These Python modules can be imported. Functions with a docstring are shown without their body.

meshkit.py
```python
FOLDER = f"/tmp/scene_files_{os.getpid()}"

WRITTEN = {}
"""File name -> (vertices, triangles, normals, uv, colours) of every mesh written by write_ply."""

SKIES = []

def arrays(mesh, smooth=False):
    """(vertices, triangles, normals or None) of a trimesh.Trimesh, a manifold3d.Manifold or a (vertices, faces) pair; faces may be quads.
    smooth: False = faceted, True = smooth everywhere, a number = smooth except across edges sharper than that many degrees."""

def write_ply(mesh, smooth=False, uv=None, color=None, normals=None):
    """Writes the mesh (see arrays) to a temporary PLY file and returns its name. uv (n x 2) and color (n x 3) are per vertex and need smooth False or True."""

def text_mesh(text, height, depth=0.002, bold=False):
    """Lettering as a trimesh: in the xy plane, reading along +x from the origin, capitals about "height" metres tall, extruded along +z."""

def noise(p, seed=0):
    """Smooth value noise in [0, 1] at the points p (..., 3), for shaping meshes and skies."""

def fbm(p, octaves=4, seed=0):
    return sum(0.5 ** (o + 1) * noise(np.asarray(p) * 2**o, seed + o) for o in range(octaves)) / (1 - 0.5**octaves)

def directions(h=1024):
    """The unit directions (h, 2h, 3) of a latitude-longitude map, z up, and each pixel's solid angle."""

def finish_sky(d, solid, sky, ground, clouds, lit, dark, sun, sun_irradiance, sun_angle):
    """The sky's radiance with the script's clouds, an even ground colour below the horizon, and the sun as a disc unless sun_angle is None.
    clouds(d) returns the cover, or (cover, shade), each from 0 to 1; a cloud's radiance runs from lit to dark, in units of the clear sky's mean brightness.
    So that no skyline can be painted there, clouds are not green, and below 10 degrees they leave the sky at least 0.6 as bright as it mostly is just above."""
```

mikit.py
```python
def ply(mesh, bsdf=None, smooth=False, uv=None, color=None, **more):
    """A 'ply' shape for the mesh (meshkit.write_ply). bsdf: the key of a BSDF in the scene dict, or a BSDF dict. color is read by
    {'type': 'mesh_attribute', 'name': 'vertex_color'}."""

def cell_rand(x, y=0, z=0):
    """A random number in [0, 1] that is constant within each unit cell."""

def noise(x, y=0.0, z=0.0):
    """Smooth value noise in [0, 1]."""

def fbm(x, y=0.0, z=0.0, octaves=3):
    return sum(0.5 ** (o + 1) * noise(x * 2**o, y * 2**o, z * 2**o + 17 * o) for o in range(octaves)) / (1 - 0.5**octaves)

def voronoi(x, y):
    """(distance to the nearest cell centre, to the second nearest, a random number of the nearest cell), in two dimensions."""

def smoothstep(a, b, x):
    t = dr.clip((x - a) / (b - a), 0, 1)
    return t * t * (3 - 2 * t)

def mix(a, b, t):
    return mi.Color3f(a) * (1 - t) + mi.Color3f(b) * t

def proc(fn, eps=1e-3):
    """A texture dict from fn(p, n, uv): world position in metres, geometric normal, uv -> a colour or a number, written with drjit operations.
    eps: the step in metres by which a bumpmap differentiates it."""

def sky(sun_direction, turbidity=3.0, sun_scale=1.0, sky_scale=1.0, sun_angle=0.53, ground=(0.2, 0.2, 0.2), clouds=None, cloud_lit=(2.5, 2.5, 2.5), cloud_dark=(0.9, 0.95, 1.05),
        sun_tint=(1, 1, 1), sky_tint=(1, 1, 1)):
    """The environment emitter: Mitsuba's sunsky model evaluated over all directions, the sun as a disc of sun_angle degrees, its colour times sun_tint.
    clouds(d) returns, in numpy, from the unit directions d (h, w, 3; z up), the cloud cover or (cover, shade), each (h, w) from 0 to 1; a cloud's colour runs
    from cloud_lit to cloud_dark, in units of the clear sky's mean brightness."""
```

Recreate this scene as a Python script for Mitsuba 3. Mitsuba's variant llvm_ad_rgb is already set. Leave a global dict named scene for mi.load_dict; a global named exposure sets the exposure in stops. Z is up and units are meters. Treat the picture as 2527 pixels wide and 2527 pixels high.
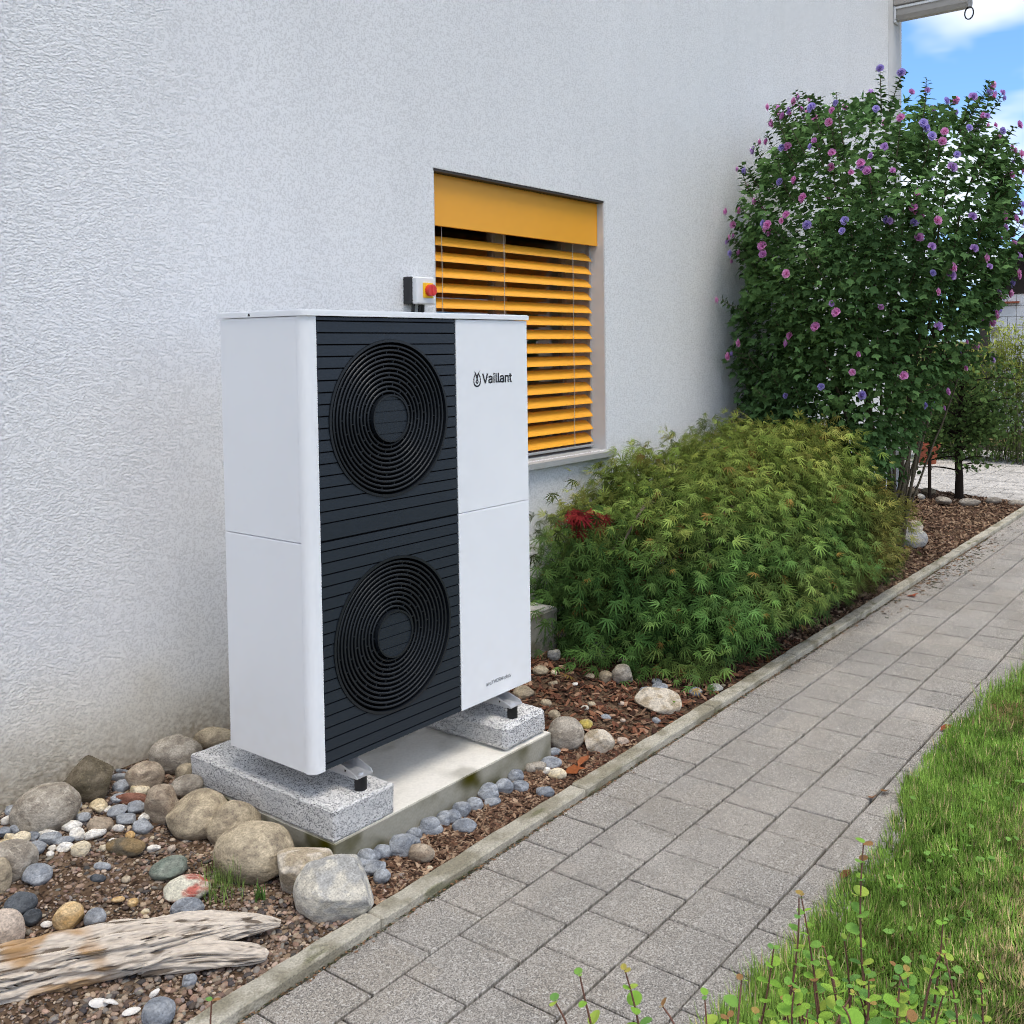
import math
import numpy as np, trimesh, mitsuba as mi, mikit, meshkit, manifold3d
import drjit as dr
from shapely.geometry import Polygon, Point, box as sbox
from shapely.ops import unary_union
from shapely import affinity
from mikit import noise, fbm, voronoi, cell_rand, smoothstep, mix
T = mi.ScalarTransform4f
scene, labels = {}, {}
# ------------------------------------------------------------------ camera, sky, exposure
CAM = np.array([-2.031, -2.545, 1.70])
RIGHT, DOWN, FWD = np.array([.580, -.8145, -.0108]), np.array([-.0380, -.0138, -.9992]), np.array([.8137, .5800, -.0399])
scene['camera'] = {'type': 'perspective', 'fov': 54.43, 'fov_axis': 'x', 'near_clip': .05, 'far_clip': 3000.0,
                   'principal_point_offset_x': -0.0744, 'principal_point_offset_y': 0.1242,
                   'to_world': T().look_at(origin=CAM.tolist(), target=(CAM + FWD).tolist(), up=(-DOWN).tolist())}
exposure = 2.5


def clouds(d):
    z = np.maximum(d[..., 2], .03)
    q = np.stack([d[..., 0] / (z + .18) * 1.5 + 3.1, d[..., 1] / (z + .18) * 1.5 + 8.3, z * 0], -1)
    n = meshkit.fbm(q, 6, 14)
    n2 = meshkit.fbm(q, 6, 20) - .035
    n = np.maximum(n, n2)
    cover = np.clip((n - .455) / .13, 0, 1)
    # the cloud sheet thickens overhead, in front of the sun
    over = np.clip((d[..., 2] - .45) / .3, 0, 1)
    cover = np.clip(cover * (1 - over) + over * (.75 + .25 * cover), 0, 1)
    shade = np.clip((n - .58) / .22, 0, 1) * .7
    return cover, shade


SUN = (-.12, -.36, .93)
scene['sky_light'] = mikit.sky(SUN, turbidity=2.6, sun_scale=.30, sun_angle=28, clouds=clouds, cloud_lit=(1.93, 2.08, 2.36), cloud_dark=(1.2, 1.36, 1.62), ground=(.2, .19, .17), sky_tint=(.76, .97, 1.20), sun_tint=(.90, .97, 1.07))

# ------------------------------------------------------------------ helpers
rng = np.random.default_rng(7)


def lab(key, label=None, cat=None, group=None, kind=None):
    d = labels.setdefault(key, {})
    for k, v in (('label', label), ('category', cat), ('group', group), ('kind', kind)):
        if v:
            d[k] = v


def num(name):
    if not any(k == name or k.startswith(name + '__') for k in scene) and name not in labels:
        return name
    i = COUNT.get(name, 0) + 1
    COUNT[name] = i
    return f'{name}_{i:03d}'


COUNT = {}
SEEN = set()


def obj(name, mesh, mat, parent=None, smooth=False, color=None, **more):
    key = f'{parent}__{name}' if parent else name
    if key in SEEN:
        i = COUNT.get(key, 0) + 1
        COUNT[key] = i
        key = f'{key}_{i:03d}'
    SEEN.add(key)
    scene[key] = mikit.ply(mesh, 'mat_' + mat, smooth=smooth, color=color, **more) if not isinstance(mesh, dict) else {**mesh, **more}
    return key


def thing(name, label, cat, group=None, kind=None):
    key = name
    if key in SEEN:
        i = COUNT.get(key, 0) + 1
        COUNT[key] = i
        key = f'{key}_{i:03d}'
    SEEN.add(key)
    lab(key, label, cat, group, kind)
    return key


def B(x0, x1, y0, y1, z0, z1, c=0.0):
    """a box, its edges chamfered by c"""
    if c <= 0:
        m = trimesh.creation.box((x1 - x0, y1 - y0, z1 - z0))
        m.apply_translation(((x0 + x1) / 2, (y0 + y1) / 2, (z0 + z1) / 2))
        return m
    h = np.array([x1 - x0, y1 - y0, z1 - z0]) / 2
    pts = []
    for s in np.array(np.meshgrid([-1, 1], [-1, 1], [-1, 1])).T.reshape(-1, 3):
        for k in range(3):
            q = h - c
            q[k] = h[k]
            pts.append(s * q)
    m = trimesh.convex.convex_hull(np.array(pts))
    m.apply_translation(((x0 + x1) / 2, (y0 + y1) / 2, (z0 + z1) / 2))
    return m


def ext(poly, d):
    gs = [g for g in getattr(poly, 'geoms', [poly]) if g.geom_type == 'Polygon' and g.area > 1e-7]
    return trimesh.util.concatenate([trimesh.creation.extrude_polygon(g, d, engine='earcut') for g in gs])


def ext_xz(poly, y0, y1):
    """polygon in (x, z) pushed from y0 (front) to y1"""
    m = ext(poly, y1 - y0)
    v = np.array(m.vertices)
    return trimesh.Trimesh(np.stack([v[:, 0], y0 + v[:, 2], v[:, 1]], 1), np.array(m.faces)[:, ::-1], process=False)


def ext_yz(poly, x0, x1):
    m = ext(poly, x1 - x0)
    v = np.array(m.vertices)
    return trimesh.Trimesh(np.stack([x0 + v[:, 2], v[:, 0], v[:, 1]], 1), np.array(m.faces), process=False)


def ext_xy(poly, z0, z1):
    m = ext(poly, z1 - z0)
    m.apply_translation((0, 0, z0))
    return m


def tube(pts, r, n=8, caps=True):
    p = np.asarray(pts, float)
    r = np.broadcast_to(r, (len(p),)).astype(float)
    t = np.gradient(p, axis=0)
    t /= np.linalg.norm(t, axis=1, keepdims=True) + 1e-12
    a = np.cross(t[0], [0, 0, 1.] if abs(t[0][2]) < .9 else [1., 0, 0])
    A = []
    for i in range(len(p)):
        a = a - t[i] * (a @ t[i])
        a = a / (np.linalg.norm(a) + 1e-12)
        A.append(a)
    A = np.array(A)
    Bv = np.cross(t, A)
    ang = np.arange(n) * 2 * np.pi / n
    v = (p[:, None] + r[:, None, None] * (np.cos(ang)[None, :, None] * A[:, None] + np.sin(ang)[None, :, None] * Bv[:, None])).reshape(-1, 3)
    i, j = np.meshgrid(np.arange(len(p) - 1), np.arange(n), indexing='ij')
    q = np.stack([i * n + j, i * n + (j + 1) % n, (i + 1) * n + (j + 1) % n, (i + 1) * n + j], -1).reshape(-1, 4)
    f = np.vstack([q[:, [0, 1, 2]], q[:, [0, 2, 3]]])
    if caps:
        v = np.vstack([v, p[:1], p[-1:]])
        k = np.arange(n)
        f = np.vstack([f, np.stack([(k + 1) % n, k, k * 0 + len(p) * n], 1), np.stack([(len(p) - 1) * n + k, (len(p) - 1) * n + (k + 1) % n, k * 0 + len(p) * n + 1], 1)])
    return trimesh.Trimesh(v, f, process=False)


def bez(a, b, c, n=10):
    t = np.linspace(0, 1, n)[:, None]
    a, b, c = map(np.asarray, (a, b, c))
    return a * (1 - t) ** 2 + 2 * b * t * (1 - t) + c * t ** 2


def scatter(V, F, M, P, col):
    """one mesh of copies of (V, F) under rotations-and-scales M (n,3,3) at P (n,3), one colour each; col may be (n,3) or (n,k,3)"""
    v = (np.einsum('nij,kj->nki', M, V) + P[:, None]).reshape(-1, 3)
    f = (F[None] + (np.arange(len(P)) * len(V))[:, None, None]).reshape(-1, 3)
    c = (np.repeat(col[:, None], len(V), 1) if col.ndim == 2 else col).reshape(-1, 3)
    return (v, f), np.clip(c, 0, 1)


def cat(parts):
    vs, fs, cs, at = [], [], [], 0
    for (v, f), c in parts:
        vs.append(v); fs.append(f + at); cs.append(c); at += len(v)
    return (np.vstack(vs), np.vstack(fs)), np.vstack(cs)


def frames(axis, up, roll=None):
    """matrices whose columns are x = side, y = axis, z = normal near up"""
    y = axis / (np.linalg.norm(axis, axis=-1, keepdims=True) + 1e-9)
    x = np.cross(y, up)
    x /= np.linalg.norm(x, axis=-1, keepdims=True) + 1e-9
    z = np.cross(x, y)
    if roll is not None:
        c, s = np.cos(roll)[:, None], np.sin(roll)[:, None]
        x, z = x * c + z * s, z * c - x * s
    return np.stack([x, y, z], -1)


def rot_rand(n, r):
    q = r.normal(size=(n, 4))
    q /= np.linalg.norm(q, axis=1, keepdims=True)
    w, x, y, z = q.T
    return np.stack([np.stack([1 - 2 * (y * y + z * z), 2 * (x * y - z * w), 2 * (x * z + y * w)], -1), np.stack([2 * (x * y + z * w), 1 - 2 * (x * x + z * z), 2 * (y * z - x * w)], -1),
                     np.stack([2 * (x * z - y * w), 2 * (y * z + x * w), 1 - 2 * (x * x + y * y)], -1)], 1)


def rotz(a):
    c, s, o, i = np.cos(a), np.sin(a), np.zeros_like(a), np.ones_like(a)
    return np.stack([np.stack([c, -s, o], -1), np.stack([s, c, o], -1), np.stack([o, o, i], -1)], 1)


# ------------------------------------------------------------------ materials
def mat(name, d):
    scene['mat_' + name] = d
    return name


def pr(col, rough=.5, **k):
    d = {'type': 'principled', 'base_color': col if isinstance(col, dict) else {'type': 'rgb', 'value': list(col)}, 'roughness': rough, 'specular': k.pop('specular', .4)}
    d.update(k)
    return {'type': 'twosided', 'b': d}


def bump(inner, fn, scale, eps=1e-3):
    return {'type': 'twosided', 'b': {'type': 'bumpmap', 'arbitrary': mikit.proc(fn, eps=eps), 'scale': scale, 'bsdf': inner['b'] if inner['type'] == 'twosided' else inner}}


VC = {'type': 'mesh_attribute', 'name': 'vertex_color'}


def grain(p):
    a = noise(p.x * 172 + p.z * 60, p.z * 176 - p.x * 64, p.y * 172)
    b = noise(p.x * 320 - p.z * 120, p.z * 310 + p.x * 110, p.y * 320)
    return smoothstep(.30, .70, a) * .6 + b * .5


def plaster_col(p, n, uv):
    base = (.745 + .04 * (fbm(p.x * 1.3 + p.y, p.z * 1.1, 2.0) - .5) + .04 * (fbm(p.x * 5, p.z * .5, 8.0) - .5)) * (.875 + .205 * smoothstep(.15, .75, grain(p)))   # shade in the grain pits painted into the plaster colour
    dirt = smoothstep(.85, .12, p.z + .45 * (fbm(p.x * 2.6, p.z * 2.2, 7.0) - .5)) * smoothstep(1.9, .2, p.x)
    grime = smoothstep(.56, .12, p.z + .30 * (fbm(p.x * 5, p.z * 4, 9.0) - .5))
    c = mix((.985, .995, 1.01), (.86, .79, .65), .85 * dirt) * base
    return mix(c, mi.Color3f(.28, .235, .17), .62 * grime * dirt * (.5 + noise(p.x * 90, p.z * 90, 5.0)))


def plaster_h(p, n, uv):
    return grain(p)


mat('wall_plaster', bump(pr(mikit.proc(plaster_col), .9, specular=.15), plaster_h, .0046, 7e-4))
mat('smooth_plaster', bump(pr(mikit.proc(lambda p, n, uv: mi.Color3f(.56, .56, .56) * (.92 + .16 * fbm(p.x * 9 + p.y * 6, p.z * 5, 1.0))), .85, specular=.15), lambda p, n, uv: fbm(p.x * 120, p.y * 120, p.z * 120), .001))
def coat_col(p, n, uv):
    dust = smoothstep(.75, .30, p.z + .35 * (fbm(p.x * 6 + p.y * 6, p.z * 5, 3.0) - .5))
    c = mi.Color3f(.815, .83, .855) * (.975 + .05 * fbm(p.x * 3 + p.y * 4, p.z * 2.5, 1.0))
    return mix(c, mi.Color3f(.70, .69, .66), .22 * dust * (.4 + noise(p.x * 30, p.y * 30, p.z * 30)))


mat('white_powder_coat', pr(mikit.proc(coat_col), .34, specular=.45))
mat('dark_plastic', bump(pr((.0115, .0172, .0250), .42, specular=.45), lambda p, n, uv: noise(p.x * 700, p.y * 700, p.z * 700), .00012, 4e-4))
mat('dark_gloss', pr((.008, .0105, .0145), .36, specular=.5))
mat('void', pr((.004, .004, .005), .9, specular=.1))
mat('black_rubber', pr((.006, .006, .007), .45))
mat('galvanised', pr(mikit.proc(lambda p, n, uv: mi.Color3f(.62, .63, .65) * (.85 + .3 * noise(p.x * 60, p.y * 60, p.z * 60))), .42, metallic=.75))
mat('ink', pr((.012, .013, .018), .5))
mat('grey_ink', pr((.16, .165, .18), .5))


def granite_col(p, n, uv):
    a = fbm(p.x * 230, p.y * 230, p.z * 230)
    b = noise(p.x * 360 + 5, p.y * 360, p.z * 360)
    c = mix((.57, .565, .555), (.20, .20, .205), smoothstep(.52, .62, a))
    c = mix(c, mi.Color3f(.045, .047, .05), smoothstep(.72, .80, b))
    return mix(c, mi.Color3f(.66, .65, .64), smoothstep(.70, .78, noise(p.x * 150 + 40, p.y * 150, p.z * 150)))


mat('granite', bump(pr(mikit.proc(granite_col), .7, specular=.3), lambda p, n, uv: fbm(p.x * 170, p.y * 170, p.z * 170), .0014))
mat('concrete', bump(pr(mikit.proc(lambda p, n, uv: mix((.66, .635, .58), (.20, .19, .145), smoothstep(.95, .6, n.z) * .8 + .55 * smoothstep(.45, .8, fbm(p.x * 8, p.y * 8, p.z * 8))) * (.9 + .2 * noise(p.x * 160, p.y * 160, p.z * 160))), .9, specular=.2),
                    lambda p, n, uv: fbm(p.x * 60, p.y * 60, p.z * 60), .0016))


def kerb_col(p, n, uv):
    a = fbm(p.x * 12, p.y * 12, p.z * 12)
    g = noise(p.x * 230, p.y * 230, p.z * 230)
    c = mix((.37, .345, .285), (.22, .20, .15), smoothstep(.4, .68, a))
    c = mix(c, mi.Color3f(.115, .115, .06), .75 * smoothstep(.60, .74, fbm(p.x * 7 + 3, p.y * 20, p.z * 30)))
    return c * (.66 + .68 * g)


mat('kerb_concrete', bump(pr(mikit.proc(kerb_col), .92, specular=.15), lambda p, n, uv: fbm(p.x * 160, p.y * 160, p.z * 160), .0028))


def paver_col(p, n, uv):
    ix, iy = dr.floor(p.x / .2165 + 31 + .5 * dr.floor(p.y / .2255 + 50)), dr.floor(p.y / .2255 + 50)
    tone = .90 + .20 * cell_rand(ix, iy, 3)
    warm = cell_rand(ix, iy, 8)
    g = fbm(p.x * 300, p.y * 300, 3.0)
    s = noise(p.x * 420, p.y * 420, 9.0)
    big = fbm(p.x * 3.2, p.y * 3.2, 4.0)
    c = mix((.272, .247, .217), (.255, .237, .216), warm)
    c = c * (.66 + .72 * smoothstep(.25, .75, g)) * tone * (.82 + .36 * big)
    c = mix(c, mi.Color3f(.075, .07, .066), .75 * smoothstep(.70, .84, s))
    return mix(c, mi.Color3f(.56, .54, .51), .65 * smoothstep(.74, .86, noise(p.x * 260 + 9, p.y * 260, 1.0)))


mat('paver_concrete', bump(pr(mikit.proc(paver_col), .9, specular=.2), lambda p, n, uv: fbm(p.x * 190, p.y * 190, p.z * 90), .0022))
mat('patio_concrete', pr(mikit.proc(lambda p, n, uv: mi.Color3f(.37, .35, .325) * (.75 + .5 * fbm(p.x * 6, p.y * 6, 1.0)) * (.8 + .4 * noise(p.x * 60, p.y * 60, 2.0))), .9, specular=.2))
mat('joint_sand', pr(mikit.proc(lambda p, n, uv: mi.Color3f(.030, .025, .020) * (.5 + fbm(p.x * 90, p.y * 90, 1.0))), .95, specular=.1))


def soil_col(p, n, uv):
    a = fbm(p.x * 26, p.y * 26, p.z * 26)
    b = noise(p.x * 150, p.y * 150, p.z * 150)
    c = mix((.075, .047, .030), (.135, .092, .060), smoothstep(.3, .7, a))
    return mix(c, mi.Color3f(.03, .019, .013), smoothstep(.45, .8, b))


mat('soil', bump(pr(mikit.proc(soil_col), .95, specular=.1), lambda p, n, uv: fbm(p.x * 90, p.y * 90, p.z * 90), .008))
mat('turf_soil', pr(mikit.proc(lambda p, n, uv: mix((.035, .045, .014), (.15, .11, .05), smoothstep(.45, .65, fbm(p.x * 2.1, p.y * 2.1, 5.0))) * (.6 + .8 * fbm(p.x * 60, p.y * 60, 1.0))), .95, specular=.1))
mat('bits', pr(VC, .85, specular=.2))
mat('pebble_bits', pr(VC, .7, specular=.3))
mat('leaf', {'type': 'principledthin', 'base_color': VC, 'roughness': .5, 'diff_trans': .55, 'spec_trans': 0.0, 'eta': 1.35})
mat('petal', {'type': 'principledthin', 'base_color': VC, 'roughness': .7, 'diff_trans': .7, 'spec_trans': 0.0, 'eta': 1.3})
mat('shell', pr((.66, .63, .59), .45))
mat('mussel', pr((.012, .014, .024), .3, specular=.6))
STONE = dict(greybrown=((.22, .19, .155), (.34, .305, .255)), tan=((.40, .335, .235), (.25, .205, .145)), dark=((.085, .07, .045), (.14, .115, .08)), brown=((.24, .185, .135), (.33, .27, .205)),
             pale=((.50, .445, .365), (.33, .27, .19)), palegrey=((.47, .44, .375), (.31, .305, .29)), pinkish=((.40, .31, .245), (.46, .38, .31)), ochre=((.20, .14, .07), (.12, .10, .07)), green=((.125, .15, .125), (.20, .22, .185)),
             redwhite=((.36, .10, .075), (.52, .50, .41)), blue=((.175, .190, .215), (.29, .305, .325)), orange=((.46, .29, .12), (.52, .38, .21)), darkblue=((.040, .046, .054), (.085, .095, .108)),
             cream=((.52, .42, .26), (.58, .51, .38)), white=((.60, .56, .49), (.68, .66, .62)), brick=((.13, .05, .03), (.20, .09, .06)), yellow=((.42, .33, .08), (.36, .30, .15)))


def stone_h(p, n, uv):
    return fbm(p.x * 90, p.y * 90, p.z * 90) + .8 * smoothstep(.62, .75, noise(p.x * 55, p.y * 55, p.z * 55))


def stone_fn(a, b, k):
    def f(p, n, uv):
        m = fbm(p.x * 22 + k, p.y * 22, p.z * 30)
        s = noise(p.x * 240, p.y * 240 + k, p.z * 240)
        c = mix(a, b, smoothstep(.38, .62, m))
        v = dr.abs(fbm(p.x * 16 + k, p.y * 16 + 4, p.z * 38) - .5)
        c = mix(c, mi.Color3f(b) * 1.45, .45 * smoothstep(.018, .004, v))
        c = c * (1 - .22 * smoothstep(.70, .80, noise(p.x * 330, p.y * 330 + k, p.z * 330)))
        return c * (.66 + .62 * s) * (.80 + .42 * noise(p.x * 70, p.y * 70, p.z * 70))
    return f


for i, (nm, (a, b)) in enumerate(STONE.items()):
    mat('stone_' + nm, bump(pr(mikit.proc(stone_fn(a, b, 3.7 * i)), .72, specular=.3), stone_h, .0022))


def wood_axis(p):
    u = p.x * .81 - p.y * .585
    w = p.x * .585 + p.y * .81
    return u, w


def drift_col(p, n, uv):
    u, w = wood_axis(p)
    wob = fbm(u * 5, w * 5, p.z * 5) * .05
    g = noise(u * 26, (w + wob) * 260, (p.z + wob) * 260)
    g2 = noise(u * 9, (w + wob) * 85, (p.z + wob) * 85)
    c = mix((.56, .49, .41), (.38, .325, .27), smoothstep(.42, .80, .5 * g + .5 * g2))
    c = c * (.80 + .36 * noise(u * 70, (w + wob) * 330, (p.z + wob) * 330))
    c = mix(c, mi.Color3f(.10, .075, .055), smoothstep(.66, .80, g2) * .9)
    patch = smoothstep(.08, .02, dr.abs(p.x + .80) - .03 + .10 * (fbm(p.x * 14, p.y * 14, p.z * 14) - .5)) * smoothstep(.45, .6, fbm(u * 9 + 4, w * 9, p.z * 20) + .1)
    return mix(c, mi.Color3f(.36, .21, .09), .85 * patch)


def drift_h(p, n, uv):
    u, w = wood_axis(p)
    wob = fbm(u * 5, w * 5, p.z * 5) * .05
    return noise(u * 24, (w + wob) * 260, (p.z + wob) * 260) * .5 + noise(u * 11, (w + wob) * 90, (p.z + wob) * 90)


mat('driftwood', bump(pr(mikit.proc(drift_col), .85, specular=.2), drift_h, .0065))
mat('stem_bark', bump(pr(mikit.proc(lambda p, n, uv: mix((.20, .17, .125), (.11, .09, .065), fbm(p.x * 30, p.y * 30, p.z * 8))), .9, specular=.1), lambda p, n, uv: fbm(p.x * 60, p.y * 60, p.z * 14), .003))
mat('dark_bark', pr((.030, .022, .017), .9, specular=.1))
mat('red_stem', pr((.16, .075, .055), .7))
mat('orange_metal', pr((.84, .38, .032), .42, specular=.4))
mat('cord', pr((.45, .43, .40), .7))
mat('dark_frame', pr((.05, .042, .034), .6))
mat('window_frame', pr((.36, .33, .29), .6))
mat('glass', {'type': 'thindielectric', 'int_ior': 1.5})
mat('interior', pr((.03, .028, .026), .9))
mat('sill_metal', pr((.36, .365, .36), .38, specular=.5))
mat('white_plastic', pr((.72, .73, .74), .4))
mat('black_plastic', pr((.018, .018, .02), .45))
mat('yellow_plastic', pr((.80, .50, .02), .4))
mat('red_plastic', pr((.62, .022, .014), .3, specular=.6))
mat('terracotta', pr((.30, .085, .045), .8))
mat('shingle', pr(mikit.proc(lambda p, n, uv: mi.Color3f(.70, .71, .73) * (.92 + .16 * fbm(p.y * 5, p.z * 5, 2.0))), .7))
mat('roof_dark', pr((.030, .023, .019), .85))
mat('awning_white', pr((.70, .71, .73), .45))
mat('beam_grey', pr(mikit.proc(lambda p, n, uv: mi.Color3f(.40, .375, .345) * (.85 + .3 * fbm(p.x * 4, p.y * 4, p.z * 30))), .7))

# ------------------------------------------------------------------ ground and setting
WALL = .95
KY0, KY1 = -.385, -.312   # kerb: path face, bed face


def bed_z(x, y):
    x, y = np.asarray(x, float), np.asarray(y, float)
    flat = np.clip((x - 1.4) / 2.5, 0, 1)
    return .012 + (y + .31) * (.12 - .055 * flat) + .012 * (meshkit.noise(np.stack([x * 4, y * 4, x * 0], -1), 3) - .5)


def grid(x0, x1, y0, y1, nx, ny, zf):
    X, Y = np.meshgrid(np.linspace(x0, x1, nx), np.linspace(y0, y1, ny), indexing='ij')
    v = np.stack([X, Y, zf(X, Y)], -1).reshape(-1, 3)
    i, j = np.meshgrid(np.arange(nx - 1), np.arange(ny - 1), indexing='ij')
    q = np.stack([i * ny + j, (i + 1) * ny + j, (i + 1) * ny + j + 1, i * ny + j + 1], -1).reshape(-1, 4)
    return v, np.vstack([q[:, [0, 1, 2]], q[:, [0, 2, 3]]])


obj('ground', B(-1500, 1500, -1500, 1500, -.5, -.12), 'turf_soil'); lab('ground', 'flat ground reaching out to the horizon', kind='structure')
obj('planting_bed', grid(-3.2, 8.93, KY1 + .002, WALL + .02, 560, 64, lambda x, y: bed_z(x, y) + .012 * (meshkit.fbm(np.stack([x * 14, y * 14, x * 0], -1), 3, 2) - .5)), 'soil', smooth=True)
lab('planting_bed', 'brown soil bed rising from the kerb to the house wall', kind='structure')

# path: pavers laid in running bond, five courses
SEEN.add('path'); lab('path', 'grey exposed aggregate paver path beside the planting bed', kind='structure')
obj('base', B(-4, 13.2, -1.75, KY0 + .01, -.10, -.014), 'joint_sand', 'path')
rows = [(-.590, KY0 - .004, .142), (-.8215, -.590, .035), (-1.046, -.8215, .1325), (-1.279, -1.046, .014), (-1.505, -1.279, .12)]
PITCH = .2165
far = []
vr = np.random.default_rng(11)
for ya, yb, off in rows:
    for k in range(-14, 44):
        x0 = off + k * PITCH
        if x0 > 8.85:
            continue
        g = vr.uniform(.0016, .0034, 4)
        g[2:] += vr.uniform(.0006, .0026, 2)
        m = B(x0 + g[0], x0 + PITCH - g[1], ya + g[2], yb - g[3], -.06, 0, .004)
        v = np.array(m.vertices)
        top = v[:, 2] > -.03
        v[top, 2] += vr.normal(0, .0007) + (v[top, 0] - x0 - .108) * vr.normal(0, .005) + (v[top, 1] - (ya + yb) / 2) * vr.normal(0, .005)
        m = trimesh.Trimesh(v, m.faces, process=False)
        if x0 < 5.6:
            obj('paver', m, 'paver_concrete', 'path')
        else:
            far.append(m)
obj('far_pavers', trimesh.util.concatenate(far), 'paver_concrete', 'path'); lab('path__far_pavers', kind='stuff')

# kerb of one-metre edging stones
SEEN.add('kerb'); lab('kerb', 'low weathered concrete kerb between path and bed', kind='structure')
xs = [-1.07, -.07, .96, 1.98, 2.9, 3.8, 4.664, 5.36, 6.06, 7.06, 8.06, 9.0]
for a, b in zip(xs[:-1], xs[1:]):
    d = vr.uniform(-.0025, .0025, 3)
    m = B(a + .002, b - .0025, KY0 + d[0], KY1 + d[0], -.1, .031 + d[1], .006)
    for _ in range(4):
        m = m.subdivide()
    v = np.array(m.vertices)
    v += (meshkit.fbm(v * 28, 3, 5)[:, None] - .5) * .007 * np.array([0, 1, 1.])
    obj('kerbstone', trimesh.Trimesh(v, m.faces, process=False), 'kerb_concrete', 'kerb', smooth=40)

# patio behind the bed
SEEN.add('patio'); lab('patio', 'pale paved patio behind the far end of the bed', kind='structure')
obj('base', B(9.01, 15, -3, 8, -.10, -.016), 'joint_sand', 'patio')
ps = []
for i in range(16):
    for j in range(26):
        x0, y0 = 9.02 + i * .32, -2.4 + j * .32 + (i % 2) * .16
        ps.append(B(x0 + .006, x0 + .314, y0 + .006, y0 + .314, -.05, vr.uniform(-.004, .002), .006))
obj('patio_pavers', trimesh.util.concatenate(ps), 'patio_concrete', 'patio'); lab('patio__patio_pavers', kind='stuff')


# lawn
def lawn_edge(x):
    return np.interp(x, [-.5, .14, .52, .84, 1.38, 1.78, 2.5, 3.44, 5], [-1.43, -1.42, -1.42, -1.46, -1.435, -1.36, -1.345, -1.43, -1.46]) + .012 * np.sin(np.asarray(x) * 9.0) + .010 * np.sin(np.asarray(x) * 23.0)


def lawn_z(x, y):
    d = np.clip((lawn_edge(x) - y), -.2, 3)
    return -.03 + .055 * np.clip(d / .18 + .45, 0, 1) + .015 * (meshkit.noise(np.stack([x * 2.5, y * 2.5, x * 0], -1), 8) - .5)


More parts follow.
